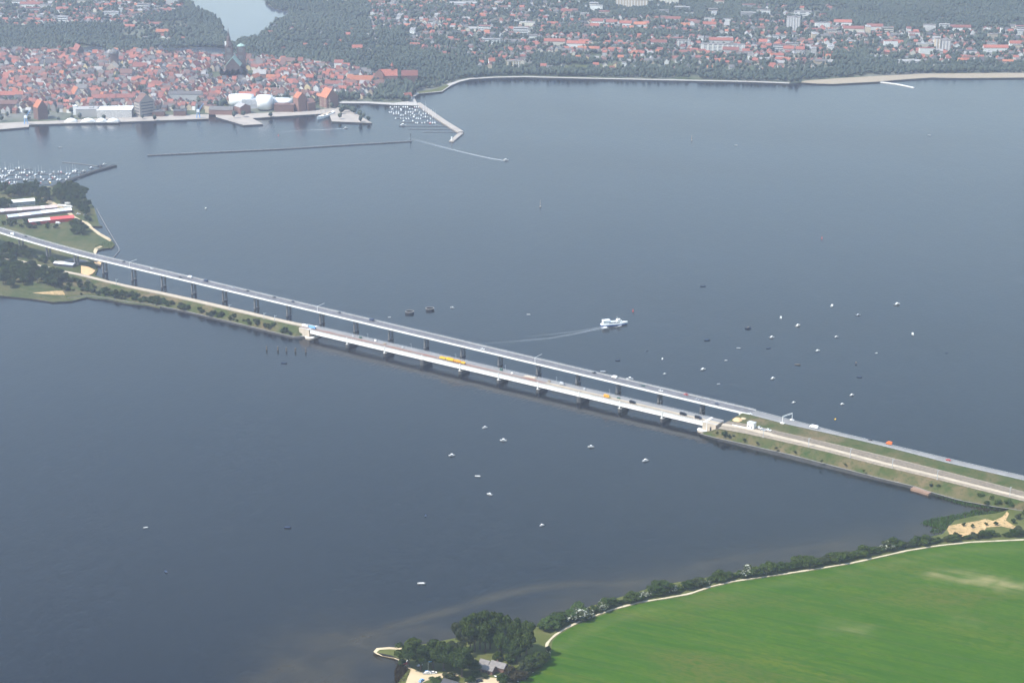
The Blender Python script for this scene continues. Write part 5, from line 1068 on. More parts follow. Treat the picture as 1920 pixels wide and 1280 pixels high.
def unit_wall(): mb = MB(); mb.loft([[(x, -.5, 0), (x, .5, 0), (x, .5, .6), (x, 0, .98), (x, -.5, .6)] for x in (-.5, .5)]); return mb
def unit_roof():
    mb = MB()
    for s_ in (-1, 1): mb.loft([[(x, s_*.55, .565), (x, s_*.55, .605), (x, 0, 1.025), (x, 0, .985)] for x in (-.52, .52)])
    return mb
UW = [unit_wall().mesh('house_wall', m) for m in MW]; UR = [unit_roof().mesh('house_roof', m) for m in MR]
mb = MB(); mb.box((.22, .1, .84), (.09, .1, .30)); UCH = mb.mesh('chimney', M['brick_dark'])
def zone(u):
    for lim, s_ in ((110, 'behind the far left quay'), (230, 'behind the white tents'), (330, 'around the big granary'), (424, 'left of the museum'), (480, 'below the twin-towered church'), (560, 'behind the white museum')):
        if u < lim: return s_
    return 'before the convent'
near_h = []
for q in HS[:300]:
    u, v = project(q[0], q[1], ZT); near_h.append((u, q, '%s%s house, %s roof, %s' % ('long ' if q[2] > 14 else '', WALLN[q[6]], ROOFN[q[7]], zone(u))))
near_h.sort(key=lambda a: a[0]); cnt = {}; seen_l = {}
for a in near_h: cnt[a[2]] = cnt.get(a[2], 0)+1
for u, (x, y, w_, d_, h_, rz, wc, rc, dn), lb in near_h:
    i = seen_l.get(lb, 0); seen_l[lb] = i+1
    if cnt[lb] > 1: lb = lb+', %s from left' % ORDW[i]
    o = thing('house', lb, 'house', 'old town houses '+zone(u), (x, y, ZT), rz, (w_, d_, h_))
    put('wall', UW[wc], o); r_ = put('roof', UR[rc], o); put('chimney', UCH, r_)
def mass(houses):
    V, Fq, mi = [], [], []; wv, rv = unit_wall(), unit_roof(); VV = []; tri = []
    mats = MW+MR; me_v = []; me_f = []; me_m = []
    for x, y, w_, d_, h_, rz, wc, rc, dn in houses:
        cs, sn = math.cos(rz), math.sin(rz)
        for src, mm in ((wv, wc), (rv, 7+rc)):
            k = len(me_v)
            for a, b, c_ in src.v:
                a *= w_; b *= d_; me_v.append((x+a*cs-b*sn, y+a*sn+b*cs, ZT+c_*h_))
            for fc in src.f: me_f.append([k+i for i in fc]); me_m.append(mm)
    me = bpy.data.meshes.new('distant_houses'); me.from_pydata(me_v, [], me_f)
    for m in mats: me.materials.append(m)
    me.polygons.foreach_set('material_index', me_m); me.update()
    tag(put('distant_houses', me), 'mass of far red and grey roofed houses of the town and suburbs', kind='stuff')
mass(HS[300:])

# sheds on the island
def shed(label, A, B, wd, eave, rh, wc, segs, z=1.6, bands=0):
    a, b = np.array(at(*A, z)), np.array(at(*B, z)); d = b-a; L = np.linalg.norm(d); c_ = (a+b)/2
    o = thing('shed', label, 'shed', 'long sheds on the island', tuple(c_), math.atan2(d[1], d[0]))
    mb = MB(); h2 = wd/2; mb.loft([[(x, -h2, 0), (x, h2, 0), (x, h2, eave), (x, 0, eave+rh), (x, -h2, eave)] for x in (-L/2, L/2)]); mb.build('wall', W(wc), o)
    x0 = -L/2-.4; tot = sum(s_[0] for s_ in segs)
    for k, (fr, cm) in enumerate(segs):
        x1 = x0+(L+.8)*fr/tot; mb = MB()
        for s_ in (-1, 1): mb.loft([[(x, s_*(h2+.5), eave-.2), (x, s_*(h2+.5), eave+.1), (x, 0, eave+rh+.35), (x, 0, eave+rh+.05)] for x in (x0+.03, x1-.03)])
        mb.build('roof_section', cm if not isinstance(cm, str) else M[cm], o); x0 = x1
    for k in range(bands): q = MB(); q.box((0, -h2-.05, 1.2+k*2.6), (L*.94, .1, 1.1)); q.build('window_band', M['glass'], o)
M['pink_roof'] = plain('pinkish_fibre_cement', (.50, .40, .36), .85); M['metal_roof'] = plain('pale_sheet_roof', (.74, .73, .72), .6); M['crimson'] = plain('crimson_sheet_roof', (.62, .09, .08), .6); M['blue_grey_roof'] = plain('blue_grey_roof', (.48, .50, .55), .7)
shed('white-roofed long barrack among trees on the island', (18, 386.5), (65, 382.5), 11, 6.5, 2.5, 4, [(1, 'white_paint')], bands=2)
shed('longest shed, pinkish-grey striped roof, on the island', (-60, 405), (107, 392), 15, 4.5, 2.2, 'brick_dark', [(5, 'pink_roof'), (.5, 'metal_roof'), (2, 'pink_roof'), (.6, 'metal_roof'), (3, 'pink_roof'), (.5, 'metal_roof'), (2, 'pink_roof')])
shed('blue-grey and white roofed shed in the middle island row', (14, 411), (77, 403.5), 15, 4.5, 2.0, 'brick_dark', [(1.5, 'blue_grey_roof'), (1.6, 'metal_roof'), (1.5, 'blue_grey_roof')])
shed('white-roofed shed end right in the middle island row', (78, 403), (133, 397), 15, 4.5, 2.0, 'brick_dark', [(2.6, 'white_paint'), (.8, 'blue_grey_roof'), (1, 'metal_roof')])
shed('shed with half white half crimson roof on the island', (54, 420), (138, 412), 15, 5.0, 2.0, 'red', [(2.4, 'metal_roof'), (.6, 'white_paint'), (2.2, 'crimson'), (1.2, 'crimson')])
for k, (u, v, cm, lb) in enumerate(((128, 388.5, 'white_paint', 'long white caravan right of the longest island shed'), (147, 402, 'white_paint', 'white car right of the white-roofed shed on the island'), (109, 419.5, 'white_paint', 'white van parked in front of the crimson-roofed shed'), (160, 404, 'silver', 'silver car at the bend of the sandy island track'), (165, 409, 'white_paint', 'white car lowest by the sandy island track'), (130, 383, 'white_paint', 'white car above the long white caravan'), (140, 383, 'silver', 'silver car right above the long white caravan'), (117, 387, 'white_paint', 'white car left of the long white caravan'))):
    (van('caravan' if 'caravan' in lb else 'delivery_van', lb, 'caravan' if 'caravan' in lb else 'van', at(u, v, 1.95), R(-8), cm, L=14 if 'caravan' in lb else 7) if ('van' in lb) else car('car', lb, 'car', at(u, v, 1.95), R(-20+k*30), cm, 1.4, 'cars on the island'))
# works yard under the road bridge
shed('low dark shed with a white roof strip under the road bridge', (104, 496), (140, 500), 10, 3.5, 1.0, 'dark_steel', [(1, 'metal_roof'), (1, 'blue_grey_roof')])
# ------------------------------------------------------------------ trees, shrubs, reeds
ICO_V = np.array([(0, 0, 1)]+[(.894*math.cos(R(72*i)), .894*math.sin(R(72*i)), .447) for i in range(5)]+[(.894*math.cos(R(72*i+36)), .894*math.sin(R(72*i+36)), -.447) for i in range(5)]+[(0, 0, -1)])
ICO_F = np.array([(0, 1+i, 1+(i+1) % 5) for i in range(5)]+[(1+i, 6+i, 1+(i+1) % 5) for i in range(5)]+[(6+i, 6+(i+1) % 5, 1+(i+1) % 5) for i in range(5)]+[(11, 6+(i+1) % 5, 6+i) for i in range(5)])
def crown_mesh(name, mat, seed, lobes=11, leaves=2400, tall=1.0, leaf=.045, low=.22, blossom=None):
    "unit crown: about 1 wide, from z=low to z=1"
    r = np.random.default_rng(seed); zc = (1+low)/2; hz_ = (1-low)/2
    C = []; 
    for k in range(lobes):
        d = r.normal(size=3); d /= np.linalg.norm(d); d[2] = d[2]*.85+.1; q = r.uniform(.30, .86)
        C.append((d[0]*.5*q, d[1]*.5*q, zc+d[2]*hz_*q*1.1, r.uniform(.11, .25)))
    C.append((r.normal(0, .04), r.normal(0, .04), zc-.05, .26)); C = np.array(C)
    V = []; Fq = []; tint = []; n0 = 0
    for c_ in C:       # an opaque heart in every lobe
        rr = c_[3]*.80; V.append(ICO_V*rr*r.uniform(.75, 1.1, (12, 1))*[1, 1, hz_*2*.9]+c_[:3]); f3 = np.concatenate([ICO_F, ICO_F[:, 2:]], 1)+n0; Fq.append(f3); n0 += 12
    wts = C[:, 3]**2; pk = r.choice(len(C), leaves, p=wts/wts.sum()); d = r.normal(size=(leaves, 3)); d /= np.linalg.norm(d, axis=1)[:, None]; d[:, 2] = np.where(d[:, 2] < -.5, -d[:, 2], d[:, 2])
    P = C[pk, :3]+d*(C[pk, 3]*r.uniform(.8, 1.12, leaves))[:, None]*[1, 1, hz_*2*.9]
    nrm_ = d+r.normal(size=(leaves, 3))*.55; nrm_ /= np.linalg.norm(nrm_, axis=1)[:, None]
    t1 = np.cross(nrm_, r.normal(size=(leaves, 3))); t1 /= np.linalg.norm(t1, axis=1)[:, None]; t2 = np.cross(nrm_, t1)
    s_ = (leaf*r.uniform(.6, 1.3, leaves))[:, None]
    Q4 = np.stack([P+t1*s_, P+t2*s_*.8, P-t1*s_, P-t2*s_*.8], 1).reshape(-1, 3)
    V.append(Q4); Fl = np.arange(leaves*4).reshape(-1, 4)+n0
    hearts = np.concatenate(Fq); hearts = hearts[:, :3]
    Vall = np.concatenate(V)
    me = bpy.data.meshes.new(name)
    faces = [tuple(f) for f in hearts.tolist()]+[tuple(f) for f in Fl.tolist()]
    me.from_pydata(Vall.tolist(), [], faces); me.materials.append(M[mat])
    if blossom:
        me.materials.append(M['blossom']); mi = [0]*len(hearts)+[1 if (z > .45 and q < blossom) else 0 for z, q in zip(P[:, 2], r.uniform(0, 1, leaves))]
        me.polygons.foreach_set('material_index', mi)
    me.update(); return me
CR = {}
for nm, mt in (('dark', 'leaf'), ('light', 'leaf_light'), ('olive', 'leaf_olive'), ('bronze', 'leaf_brown')): CR[nm] = [crown_mesh('crown_'+nm, mt, 11*i+len(nm), lobes=13+3*i, leaves=4200, leaf=.034) for i in range(3)]
SH = {nm: [crown_mesh('foliage_'+nm, mt, 100+7*i+len(nm), lobes=8+i, leaves=1700, leaf=.05, low=.02) for i in range(3)] for nm, mt in (('dark', 'leaf'), ('light', 'leaf_light'), ('olive', 'leaf_olive'), ('bronze', 'leaf_brown'))}
SH['blossom'] = [crown_mesh('foliage_blossom', 'leaf_olive', 300+i, lobes=8, leaves=1300, leaf=.06, low=.02, blossom=.28) for i in range(2)]
mb = MB(); mb.lathe([(.045, 0), (.032, .12), (.028, .4), (.015, .7)], n=7)
for an, zz in ((.4, .25), (2.4, .3), (4.4, .36), (5.6, .45)): mb.bar((0, 0, zz), (.22*math.cos(an), .22*math.sin(an), zz+.25), .012, n=5)
TRUNK = mb.mesh('trunk', M['bark']); mb = MB()
for an in (.3, 1.9, 3.4, 5.0): mb.bar((0, 0, 0), (.2*math.cos(an), .2*math.sin(an), .5), .02, n=5)
STEM = mb.mesh('stem', M['bark'])
def tree(u, v, wd, ht, kind, label, group, z=2.0, name='tree', cat='tree', loc=None):
    p = loc or at(u, v, z); rz = random.uniform(0, 6.28)
    o = thing(name, label, cat, group, p, rz, (wd*random.uniform(.92, 1.2), wd*random.uniform(.85, 1.08), ht*random.uniform(.92, 1.08))); put('trunk', TRUNK, o); put('crown', random.choice(CR[kind]), o); return o
def shrub(u, v, wd, ht, kind, label, group, z=2.0, loc=None):
    p = loc or at(u, v, z); o = thing('shrub', label, 'shrub', group, p, random.uniform(0, 6.28), (wd, wd, ht)); put('stem', STEM, o); put('foliage', random.choice(SH[kind]), o); return o

# the clump round the house on the near shore
CL = [(766, 1249, 22, 23, 'dark', 'dark tree at the left end of the shore clump'), (789, 1256, 23, 24, 'dark', 'dark tree second from the left in the shore clump'), (812, 1252, 22, 24, 'dark', 'dark tree third from the left in the shore clump'), (832, 1256, 21, 23, 'dark', 'dark tree fourth from the left in the shore clump'), (850, 1238, 17, 17, 'olive', 'olive tree between the two dark tree groups'),
      (868, 1222, 19, 28, 'olive', 'olive-topped tree at the left of the tall group'), (882, 1215, 21, 31, 'dark', 'tall dark tree, left one of the tall group'), (900, 1216, 22, 33, 'dark', 'tall dark tree, tallest of the tall group'), (919, 1216, 22, 33, 'dark', 'tall dark tree right of the tallest one'), (938, 1218, 21, 31, 'dark', 'tall dark tree at the right of the tall row'), (890, 1220, 19, 30, 'dark', 'dark tree standing in front of the tall group, left'), (910, 1222, 19, 29, 'dark', 'dark tree standing in front of the tall group, right'),
      (941, 1236, 12, 26, 'light', 'slim light green tree in front of the tall group, left'), (960, 1238, 13, 24, 'light', 'slim light green tree in front of the tall group, right'), (975, 1230, 20, 31, 'dark', 'dark tree right of the light green trees'), (987, 1236, 20, 30, 'dark', 'dark tree at the right end of the shore clump'), (968, 1240, 14, 18, 'dark', 'low dark tree under the right end of the clump'), (955, 1222, 19, 29, 'dark', 'dark tree behind the light green trees'),
      (866, 1268, 23, 24, 'dark', 'round dark tree left of the grey-roofed house'), (888, 1262, 12, 11, 'dark', 'small dark tree at the left wall of the house'), (862, 1250, 15, 15, 'dark', 'small dark tree behind the round dark tree')]
for u, v, wd, ht, kd, lb in CL: tree(u, v, wd, ht, kd, lb, 'trees of the shore clump')
SB = [(956, 1275, 16, 10, 'bronze', 'bronze bush right in front of the grey-roofed house'), (972, 1277, 16, 10, 'bronze', 'bronze bush nearest the field edge'), (980, 1268, 15, 13, 'olive', 'olive bush right of the bronze ones'), (985, 1254, 13, 10, 'olive', 'olive bush behind the bronze ones'), (999, 1258, 14, 12, 'dark', 'dark bush toward the footpath end'), (1013, 1250, 15, 13, 'dark', 'dark bush touching the footpath end'), (1024, 1238, 10, 9, 'dark', 'small dark bush at the footpath bend'),
      (1028, 1222, 6, 5, 'dark', 'tiny dark bush right of the footpath bend'), (893, 1268, 9, 5, 'dark', 'low dark bush before the house front'), (908, 1270, 8, 4, 'olive', 'low olive bush before the house front'), (955, 1244, 12, 9, 'dark', 'dark bush behind the grey-roofed house'), (930, 1238, 11, 8, 'dark', 'dark bush at the back wall of the house'), (990, 1244, 11, 8, 'dark', 'dark bush between clump and footpath'), (752, 1246, 8, 6, 'dark', 'small dark bush on the beach left of the clump'),
      (845, 1272, 12, 7, 'olive', 'low olive bush by the yard entrance'), (820, 1280, 11, 6, 'light', 'light green bush at the bottom edge'), (880, 1279, 10, 6, 'dark', 'dark bush at the bottom edge by the dark roof'), (940, 1282, 13, 9, 'dark', 'dark bush at the bottom edge in the yard')]
for u, v, wd, ht, kd, lb in SB: shrub(u, v, wd, ht, kd, lb, 'bushes round the shore house')
# hedge between footpath and water
H1 = resample(PX([(1022, 1181), (1045, 1172), (1070, 1163), (1095, 1155), (1130, 1142), (1170, 1130), (1210, 1121), (1250, 1113), (1290, 1105), (1330, 1093), (1370, 1084), (1412, 1078)], 2), 52)
H2 = resample(PX([(1436, 1074.5), (1480, 1067), (1530, 1059), (1580, 1050), (1630, 1039), (1680, 1029), (1730, 1020), (1790, 1012), (1850, 1007), (1900, 1004), (1970, 1000)], 2), 66)
BL = [1066, 1082, 1098, 1128, 1197, 1208, 1216, 1254, 1266, 1324, 1398, 1404, 1664, 1696]
k = 0
for HN, Hl in (('left', H1), ('right', H2)):
    for i, p in enumerate(Hl):
        u, v = project(*p); bl = any(abs(u-b) < 4.5 for b in BL)
        sz = (5.6 if HN == 'left' else 6.0)+2.0*math.sin(i*.9)+random.uniform(-1, 1)
        if u < 1100: sz += 2.4
        if HN == 'left' and 1235 < u < 1250: sz += 2
        if 1450 < u < 1560: sz += 1.0
        if u > 1760: sz *= .75
        off = random.uniform(-1.2, 2.2); kd = 'blossom' if bl else ('light' if u < 1098 and random.random() < .55 else random.choices(('dark', 'olive'), (.85, .15))[0])
        shrub(0, 0, sz*2.1, sz*1.1, kd, '%s shrub, %s from left in the %s hedge along the footpath' % ({'blossom': 'white-flowering', 'light': 'light green', 'dark': 'dark green', 'olive': 'olive'}[kd], ordw(i+1), HN), 'hedge along the footpath', loc=(p[0]+random.uniform(-1, 1), p[1]+off, 2.0))
# island trees
def scatter(poly, sp, z):
    G_ = np.array(PX(poly, z)); x0, y0 = G_.min(0)[:2]; x1, y1 = G_.max(0)[:2]
    X, Y = np.meshgrid(np.arange(x0, x1, sp), np.arange(y0, y1, sp)); X = X+rng.uniform(-.35, .35, X.shape)*sp; Y = Y+rng.uniform(-.35, .35, Y.shape)*sp
    ok = inpoly(X, Y, [g[:2] for g in G_]); return sorted(zip(X[ok], Y[ok]))
IT = [([(0, 356), (70, 357), (86, 366), (86, 377), (70, 378), (66, 371), (0, 371)], 11.5, 12, 14, 't', 'behind the white-roofed barrack'), ([(68, 372), (86, 372), (94, 383), (84, 387), (70, 386)], 10, 9, 11, 't', 'right of the white-roofed barrack'), ([(-6, 384), (17, 384), (17, 392), (-6, 394)], 11, 12, 13, 't', 'left of the white-roofed barrack'),
      ([(102, 361), (130, 358), (158, 366), (161, 379), (142, 386), (104, 384)], 11, 13, 16, 't', 'on the island shore right of the sandy track'), ([(142, 388), (165, 388), (166, 404), (146, 404)], 11, 12, 12, 't', 'beside the upper right island shore'), ([(0, 414), (44, 416), (110, 424), (128, 424), (128, 432), (60, 430), (0, 424)], 13, 8, 8, 's', 'in front of the crimson-roofed shed'), ([(126, 425), (140, 419), (158, 424), (160, 440), (138, 443)], 9.5, 10, 10, 't', 'in the round grove above the road bridge'),
      ([(160, 411), (172, 412), (174, 417), (162, 417)], 8, 8, 7, 's', 'by the sandy island track'), ([(-4, 461), (30, 466), (62, 478), (60, 486), (30, 484), (-4, 478)], 11, 10, 10, 't', 'between the road bridge and the service road'), ([(60, 482), (100, 489), (120, 497), (100, 499), (66, 492)], 11, 8, 8, 's', 'under the left end of the road bridge'), ([(160, 489), (172, 489), (173, 496), (162, 496)], 8, 9, 11, 't', 'at the orange sand heap'),
      ([(-4, 494), (50, 499), (66, 508), (60, 524), (40, 540), (-4, 540)], 11.5, 12, 13, 't', 'south of the service road, left grove'), ([(60, 508), (86, 514), (128, 522), (130, 534), (100, 540), (64, 530)], 11, 11, 12, 't', 'south of the service road, right grove')]
for poly, sp, wd, ht, kk, where in IT:
    pts = scatter(poly, sp, 1.6)
    for i, (x, y) in enumerate(pts):
        kd = random.choices(('dark', 'olive', 'light'), (.75, .17, .08))[0]; s_ = random.uniform(.8, 1.2); lb = '%s %s %s, %s from left' % ({'dark': 'dark green', 'olive': 'olive', 'light': 'light green'}[kd], 'tree' if kk == 't' else 'bush', where, ORDW[i])
        (tree(0, 0, wd*s_*1.15, ht*s_, kd, lb, 'island trees '+where, loc=(x, y, 1.6)) if kk == 't' else shrub(0, 0, wd*s_*1.2, ht*s_*.8, kd, lb, 'island bushes '+where, loc=(x, y, 1.6)))
# shrubs on the causeway slopes
LA, LB = resample(PX(ci, 2.0), 60), resample(e0z, 60); n_ = 0
for i in range(60):
    if i in (31, 32, 46, 56, 57, 58, 59): continue
    for rep in range(4 if i < 34 else 3):
        if random.random() < (.80 if i < 40 else .6):
            t = random.uniform(.04, .5 if i > 8 else .62); p = LA[i]*(1-t)+LB[i]*t; s_ = random.uniform(2.4, 5.6)*(1.2 if i < 24 else 1.0); kd = random.choices(('dark', 'olive', 'light', 'blossom'), (.62, .24, .10, .04))[0]
            shrub(0, 0, s_*1.5, s_, kd, '%s shrub on the left causeway bank, %s from the island' % ({'dark': 'dark green', 'olive': 'olive', 'light': 'light green', 'blossom': 'white-flowering'}[kd], ordw(n_+1)), 'shrubs on the left causeway', loc=(p[0], p[1], p[2]-.3)); n_ += 1
for k, (u, v, s_, kd) in enumerate(((1359, 817, 5, 'dark'), (1366, 820, 3.5, 'dark'), (1345, 813, 3, 'olive'), (1376, 819, 3, 'olive'), (1395, 826, 3, 'dark'), (1420, 832, 2.6, 'olive'), (1455, 842, 2.8, 'olive'), (1490, 848, 2.4, 'olive'), (1540, 866, 2.4, 'olive'), (1585, 872, 2.4, 'dark'), (1620, 884, 2.2, 'olive'), (1690, 892, 3, 'dark'), (1745, 912, 3.2, 'dark'), (1760, 914, 3.4, 'dark'))):
    shrub(u, v, s_*1.5, s_, kd, '%s bush on the near slope of the right embankment, %s from the abutment' % ({'dark': 'dark', 'olive': 'olive'}[kd], ORDW[k]), 'bushes on the right embankment', z=5.0)
for k, (u, v, s_, kd) in enumerate(((1832, 930, 6, 'dark'), (1838, 936, 6.5, 'dark'), (1848, 933, 5, 'olive'), (1862, 940, 6.5, 'dark'), (1870, 946, 6, 'dark'), (1880, 940, 5.5, 'blossom'), (1888, 944, 7, 'dark'), (1895, 950, 7.5, 'light'), (1905, 946, 7.5, 'dark'), (1915, 951, 7, 'dark'), (1925, 945, 7, 'dark'), (1850, 945, 4.5, 'dark'), (1902, 938, 5.5, 'olive'), (1920, 966, 6, 'dark'), (1908, 972, 5, 'olive'), (1900, 980, 4, 'dark'), (1868, 984, 3.5, 'dark'), (1850, 984, 3, 'dark'), (1822, 988, 3.2, 'dark'), (1806, 985, 3, 'olive'))):
    shrub(u, v, s_*1.5, s_, kd, '%s bush in the thicket at the right shore corner, %s from left' % ({'dark': 'dark green', 'olive': 'olive', 'light': 'light green', 'blossom': 'white-flowering'}[kd], ORDW[k]), 'thicket at the right shore corner', z=2.6)
# reeds
def reeds(label, poly, dens, mat, z=.0, h=(1.3, 2.4), wv=.45):
    G_ = np.array(PX(poly, z)); x0, y0 = G_.min(0)[:2]; x1, y1 = G_.max(0)[:2]; n = int((x1-x0)*(y1-y0)*dens)
    X = rng.uniform(x0, x1, n); Y = rng.uniform(y0, y1, n); ok = inpoly(X, Y, [g[:2] for g in G_]); X, Y = X[ok], Y[ok]; n = len(X)
    a = rng.uniform(0, 6.28, n); hh = rng.uniform(*h, n); dx, dy = np.cos(a)*wv, np.sin(a)*wv; lx, ly = rng.normal(0, .35, n), rng.normal(0, .35, n); Z = np.full(n, z)
    V = np.stack([np.stack([X-dx, Y-dy, Z-.3], 1), np.stack([X+dx, Y+dy, Z-.3], 1), np.stack([X+dx*.25+lx, Y+dy*.25+ly, Z+hh], 1), np.stack([X-dx*.25+lx, Y-dy*.25+ly, Z+hh], 1)], 1).reshape(-1, 3)
    me = np_mesh('reed_bed', V, np.arange(4*n).reshape(-1, 4), M[mat], attrs=[('tint', 'POINT', np.repeat(rng.uniform(0, 1, n), 4))])
    tag(put('reed_bed', me), label, kind='stuff')
reeds('bright green reed bed reaching into the bay at the right', [(1727, 980), (1735, 976), (1752, 971), (1780, 968), (1807, 962), (1825, 957), (1866, 960), (1880, 961), (1868, 968), (1840, 973), (1800, 979), (1778, 984), (1775, 992), (1768, 994), (1750, 988), (1732, 984)], 1.1, 'reed')
reeds('small reed patch below the big reed bed', [(1742, 996), (1750, 991), (1768, 993), (1765, 998), (1750, 999.5)], 1.0, 'reed')
reeds('reed strip along the hedge foot at the right', [(1722, 1015), (1735, 1010), (1760, 1003), (1778, 1000), (1782, 1006), (1765, 1012), (1735, 1018)], 1.0, 'reed')
reeds('reed fringe under the landing stage', [(1747, 927), (1775, 933), (1800, 939), (1835, 946), (1868, 951), (1880, 956), (1866, 954), (1835, 951), (1810, 948), (1775, 937.5)], 1.1, 'reed')
reeds('brown reed patch in the water left of the beach', [(741, 1283), (740, 1262), (746, 1246), (756, 1246), (766, 1254), (770, 1258), (766, 1268), (758, 1282)], 2.2, 'reed_brown', 0, (1.8, 3.2))
reeds('green reed fringe along the lower island shore', [(-10, 541), (40, 547), (66, 551), (100, 557), (140, 557), (163, 553), (163, 558), (135, 566), (100, 568), (60, 562), (30, 559), (-10, 556)], .45, 'reed')
reeds('rough tall grass on the island tip', [(178, 461), (200, 452), (212, 455), (216, 460), (206, 465), (192, 465), (180, 468)], .4, 'reed', 1.6, (.6, 1.4))
reeds('rough grass along the water beside the footpath hedge', [(1190, 1113), (1300, 1087), (1440, 1062), (1640, 1027), (1720, 1014), (1722, 1020), (1640, 1033), (1440, 1068), (1300, 1094), (1190, 1119)], .35, 'reed', 1.9, (.6, 1.3))
# far woods and street trees as one mass
def woodland():
    x0, x1, y0, y1, sp = -1500, 1500, 3480, 5150, 7.1
    X, Y = np.meshgrid(np.arange(x0, x1, sp), np.arange(y0, y1, sp)); X = (X+rng.uniform(-.45, .45, X.shape)*sp).ravel(); Y = (Y+rng.uniform(-.45, .45, Y.shape)*sp).ravel()
    U, Vp = np.array([project(x, y, ZT) for x, y in zip(X, Y)]).T
    P = np.full(len(X), .93)
    pm = {'old': .26, 'mid': .34, 'north': .30, 'east': .31, 'west': .34, 'park': .80}
    for poly, sp_, pr_, dn in DIST: P = np.where(inpoly(U, Vp, poly), np.minimum(P, pm[dn]), P)
    for poly in ([(-40, 205), (400, 205), (620, 195), (640, 205), (700, 232), (400, 240), (-40, 260)],): P = np.where(inpoly(U, Vp, poly), .04, P)
    glade = np.sin(X*.019+1.9*np.sin(Y*.012))*np.sin(Y*.023+1.4*np.sin(X*.009)); P = np.where(glade > .72, P*.35, P)
    ok = inpoly(X, Y, [c_[:2] for c_ in cp]+[(3300, 4350), (3300, 7500), (-3300, 7500), (-3300, 3300)])
    for lk in LAKES: ok &= ~inpoly(U, Vp, [(a+(a > 420)*1-(a <= 420)*1, b+1.5) for a, b in lk])
    for poly in ([(1490, 160), (1500, 151), (1570, 146), (1640, 142), (1735, 138), (1990, 136), (1990, 160)], [(630, 200), (634, 189), (700, 190), (784, 192), (790, 200), (730, 200)], [(770, 190), (776, 178), (785, 170), (822, 163), (838, 156), (861, 149), (930, 142.5), (985, 142), (1200, 146.5), (1480, 153.5), (1480, 160), (770, 200)], [(690, 30), (698, 30), (708, 83), (702, 83)], [(990, 136), (1060, 123), (1165, 120), (1185, 125), (1060, 133)], [(804, 60), (815, 58), (830, 26), (822, 24)]):
        ok &= ~inpoly(U, Vp, poly)
    ok &= (U > -120) & (U < 2040) & (rng.uniform(0, 1, len(X)) < P)
    X, Y, U, Vp = X[ok], Y[ok], U[ok], Vp[ok]
    keep = np.ones(len(X), bool)
    for i, (x, y) in enumerate(zip(X, Y)): keep[i] = free(x, y, 1.0) and free(x, y-7, -1.5)
    X, Y = X[keep], Y[keep]; n = len(X)
    n2 = np.sin(X*.011+1.3*np.sin(Y*.007))*np.cos(Y*.013+X*.004); hh = rng.uniform(6.5, 12.5, n)+2.5*(n2 > .1); ww = rng.uniform(2.6, 4.8, n)+.6*(n2 > .1)
    tint = np.clip(.45+.5*n2+rng.normal(0, .30, n), 0, 1.25)
    Vs, Fs, Ts = [], [], []; off = 0
    for lobe in range(2):
        sel = np.arange(n) if lobe == 0 else np.nonzero(rng.uniform(0, 1, n) < .75)[0]; m = len(sel)
        jit = rng.uniform(.72, 1.22, (m, 12, 1)); a = rng.uniform(0, 6.28, m); ca, sa = np.cos(a)[:, None], np.sin(a)[:, None]
        B = ICO_V[None]*jit; bx = B[..., 0]*ca-B[..., 1]*sa; by = B[..., 0]*sa+B[..., 1]*ca
        k = 1.0 if lobe == 0 else .68; r_ = (ww[sel]*k)[:, None]; ox = rng.normal(0, .4, m)*ww[sel] if lobe else np.zeros(m); oy = rng.normal(0, .4, m)*ww[sel] if lobe else np.zeros(m)
        zc = (hh[sel]*(.58 if lobe == 0 else .72))[:, None]; rz_ = (hh[sel]*(.44 if lobe == 0 else .30))[:, None]
        Vv = np.stack([X[sel][:, None]+ox[:, None]+bx*r_, Y[sel][:, None]+oy[:, None]+by*r_, ZT+zc+B[..., 2]*rz_], -1).reshape(-1, 3)
        Vs.append(Vv); Fs.append((ICO_F[None]+(np.arange(m)*12)[:, None, None]).reshape(-1, 3)+off); off += m*12; Ts.append(np.repeat(np.clip(tint[sel]+(.12 if lobe else 0), 0, 1.3), 12))
    me = np_mesh('woodland', np.concatenate(Vs), np.concatenate(Fs), M['wood_far_hazed'], attrs=[('tint', 'POINT', np.concatenate(Ts))])
    tag(put('woodland', me), 'far green woods, parks and street trees of the town', kind='stuff'); print('woodland trees', n)
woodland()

# ------------------------------------------------------------------ the house on the near shore and its yard
hs = thing('shore_house', 'house with grey roofs and reddish walls among the shore trees', 'house', None, at(922, 1256, 2.0), R(-28))
for (x, y, w_, d_, e, rh) in ((4.5, 4.0, 13, 8, 4.2, 2.6), (-2.0, -3.5, 13, 7.5, 3.8, 2.4), (-7.5, 3.0, 8, 7.5, 3.8, 2.4)):
    mb = MB(); a, b = w_/2, d_/2; mb.loft([[(x+q, y-b, 0), (x+q, y+b, 0), (x+q, y+b, e), (x+q, y, e+rh), (x+q, y-b, e)] for q in (-a, a)]); mb.build('wall', M['brick_dark'], hs)
    mb = MB()
    for s_ in (-1, 1): mb.loft([[(x+q, y+s_*(b+.6), e-.3), (x+q, y+s_*(b+.6), e), (x+q, y, e+rh+.4), (x+q, y, e+rh+.1)] for q in (-a-.5, a+.5)])
    rf = mb.build('roof', M['roof_grey'], hs)
mb = MB(); mb.box((3.0, 4.4, 6.0), (1.0, 1.0, 2.2)); mb.build('chimney', M['brick_dark'], hs); mb = MB(); mb.box((-6.5, -7.32, .1), (1.1, .1, 2.2)); mb.build('door', M['wood'], hs)
for x in (-4, -1.2, 1.6): mb = MB(); mb.box((x, -7.32, 1.3), (1.3, .1, 1.3)); mb.build('window', M['glass'], hs)
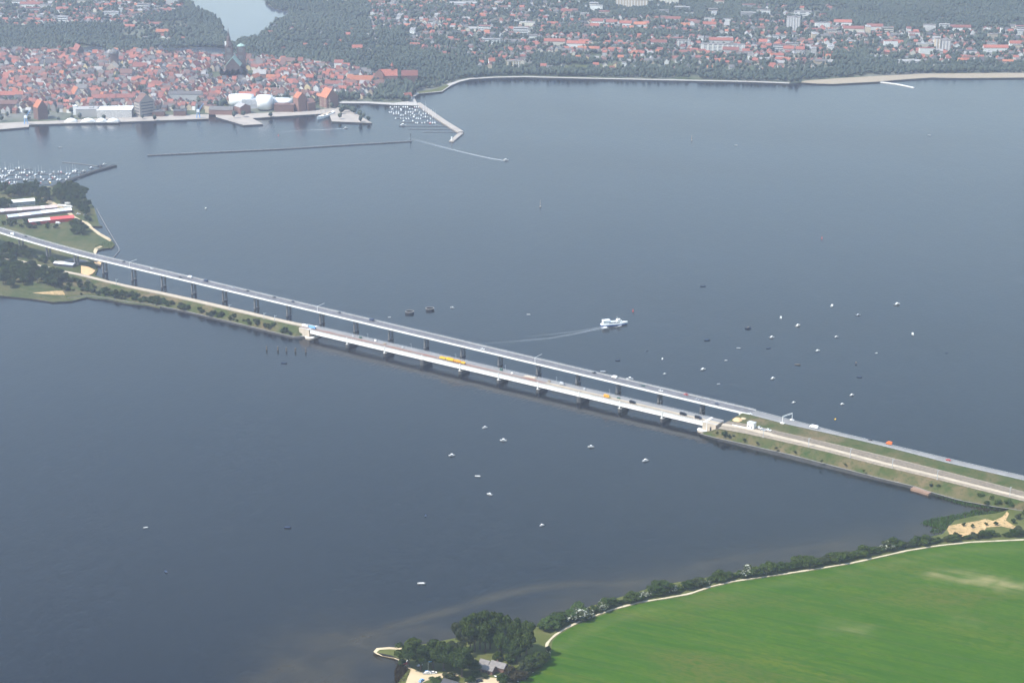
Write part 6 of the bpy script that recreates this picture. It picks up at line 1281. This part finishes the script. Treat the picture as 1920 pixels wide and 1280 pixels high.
sh_ = thing('outbuilding', 'dark-roofed outbuilding cut by the bottom edge of the picture', 'outbuilding', None, at(846, 1288, 2.0), R(-30)); gable_parts(14, 9, 3.4, 3.0, M['brick_dark'], M['black'], sh_)
car('car', 'white car on the sandy drive left of the shore house', 'car', at(813, 1261.5, 2.25), R(10), 'white_paint', 1.25, 'vehicles in the shore yard')
car('car', 'cream car parked at the yard entrance by the shore house', 'car', at(842, 1269, 2.25), R(-10), 'white_paint', 1.25, 'vehicles in the shore yard')
car('car', 'blue car at the bottom edge of the sandy drive', 'car', at(790, 1276, 2.25), R(60), 'light_blue', 1.25, 'vehicles in the shore yard')
car('car', 'black car in the yard at the bottom edge', 'car', at(899, 1277, 2.25), R(20), 'black', 1.25, 'vehicles in the shore yard')
boat('m', 'white', 'white boat on land by the sandy drive', at(800, 1262, 2.6), R(0), 1.0, 'boats ashore'); boat('s', 'white', 'small yacht with an upright white mast standing ashore', at(803, 1260, 2.8), R(20), .8, 'boats ashore')
boat('d', 'grey', 'grey dinghy drawn up under the left trees', at(787, 1247, 2.3), R(30), .9, 'boats ashore'); boat('d', 'red', 'red dinghy drawn up on the left beach', at(760, 1244, 2.3), R(10), 1.1, 'boats ashore'); boat('d', 'white', 'white dinghy standing under the leftmost tree', at(765, 1238, 2.3), R(80), .9, 'boats ashore')
tt = thing('garden_tent', 'bright blue garden tent under the left trees', 'tent', None, at(807, 1243, 2.0)); mb = MB(); mb.lathe([(2.6, 2.2), (2.6, 2.5), (.2, 4.2)], n=4); mb.build('canopy', M['light_blue'], tt); mb = MB(); [mb.bar((x, y, 0), (x, y, 2.3), .08) for x in (-1.7, 1.7) for y in (-1.7, 1.7)]; mb.build('pole', M['white_steel'], tt)
for k, (u, v) in enumerate(((884, 1266), (890, 1268), (936, 1270), (944, 1273), (929, 1268), (971, 1278), (1000, 1262), (1012, 1258))):
    g = thing('garden_table', 'white garden table, %s from left in the shore house yard' % ORDW[k], 'table', 'garden tables', at(u, v, 2.2), random.uniform(0, 3)); q = MB(); q.box((0, 0, .7), (2.0, 1.2, .08)); q.build('table_top', M['white_paint'], g)
    for x, y in ((-.8, -.45), (.8, -.45), (.8, .45), (-.8, .45)): q = MB(); q.box((x, y, 0), (.09, .09, .7)); q.build('leg', M['white_paint'], g)
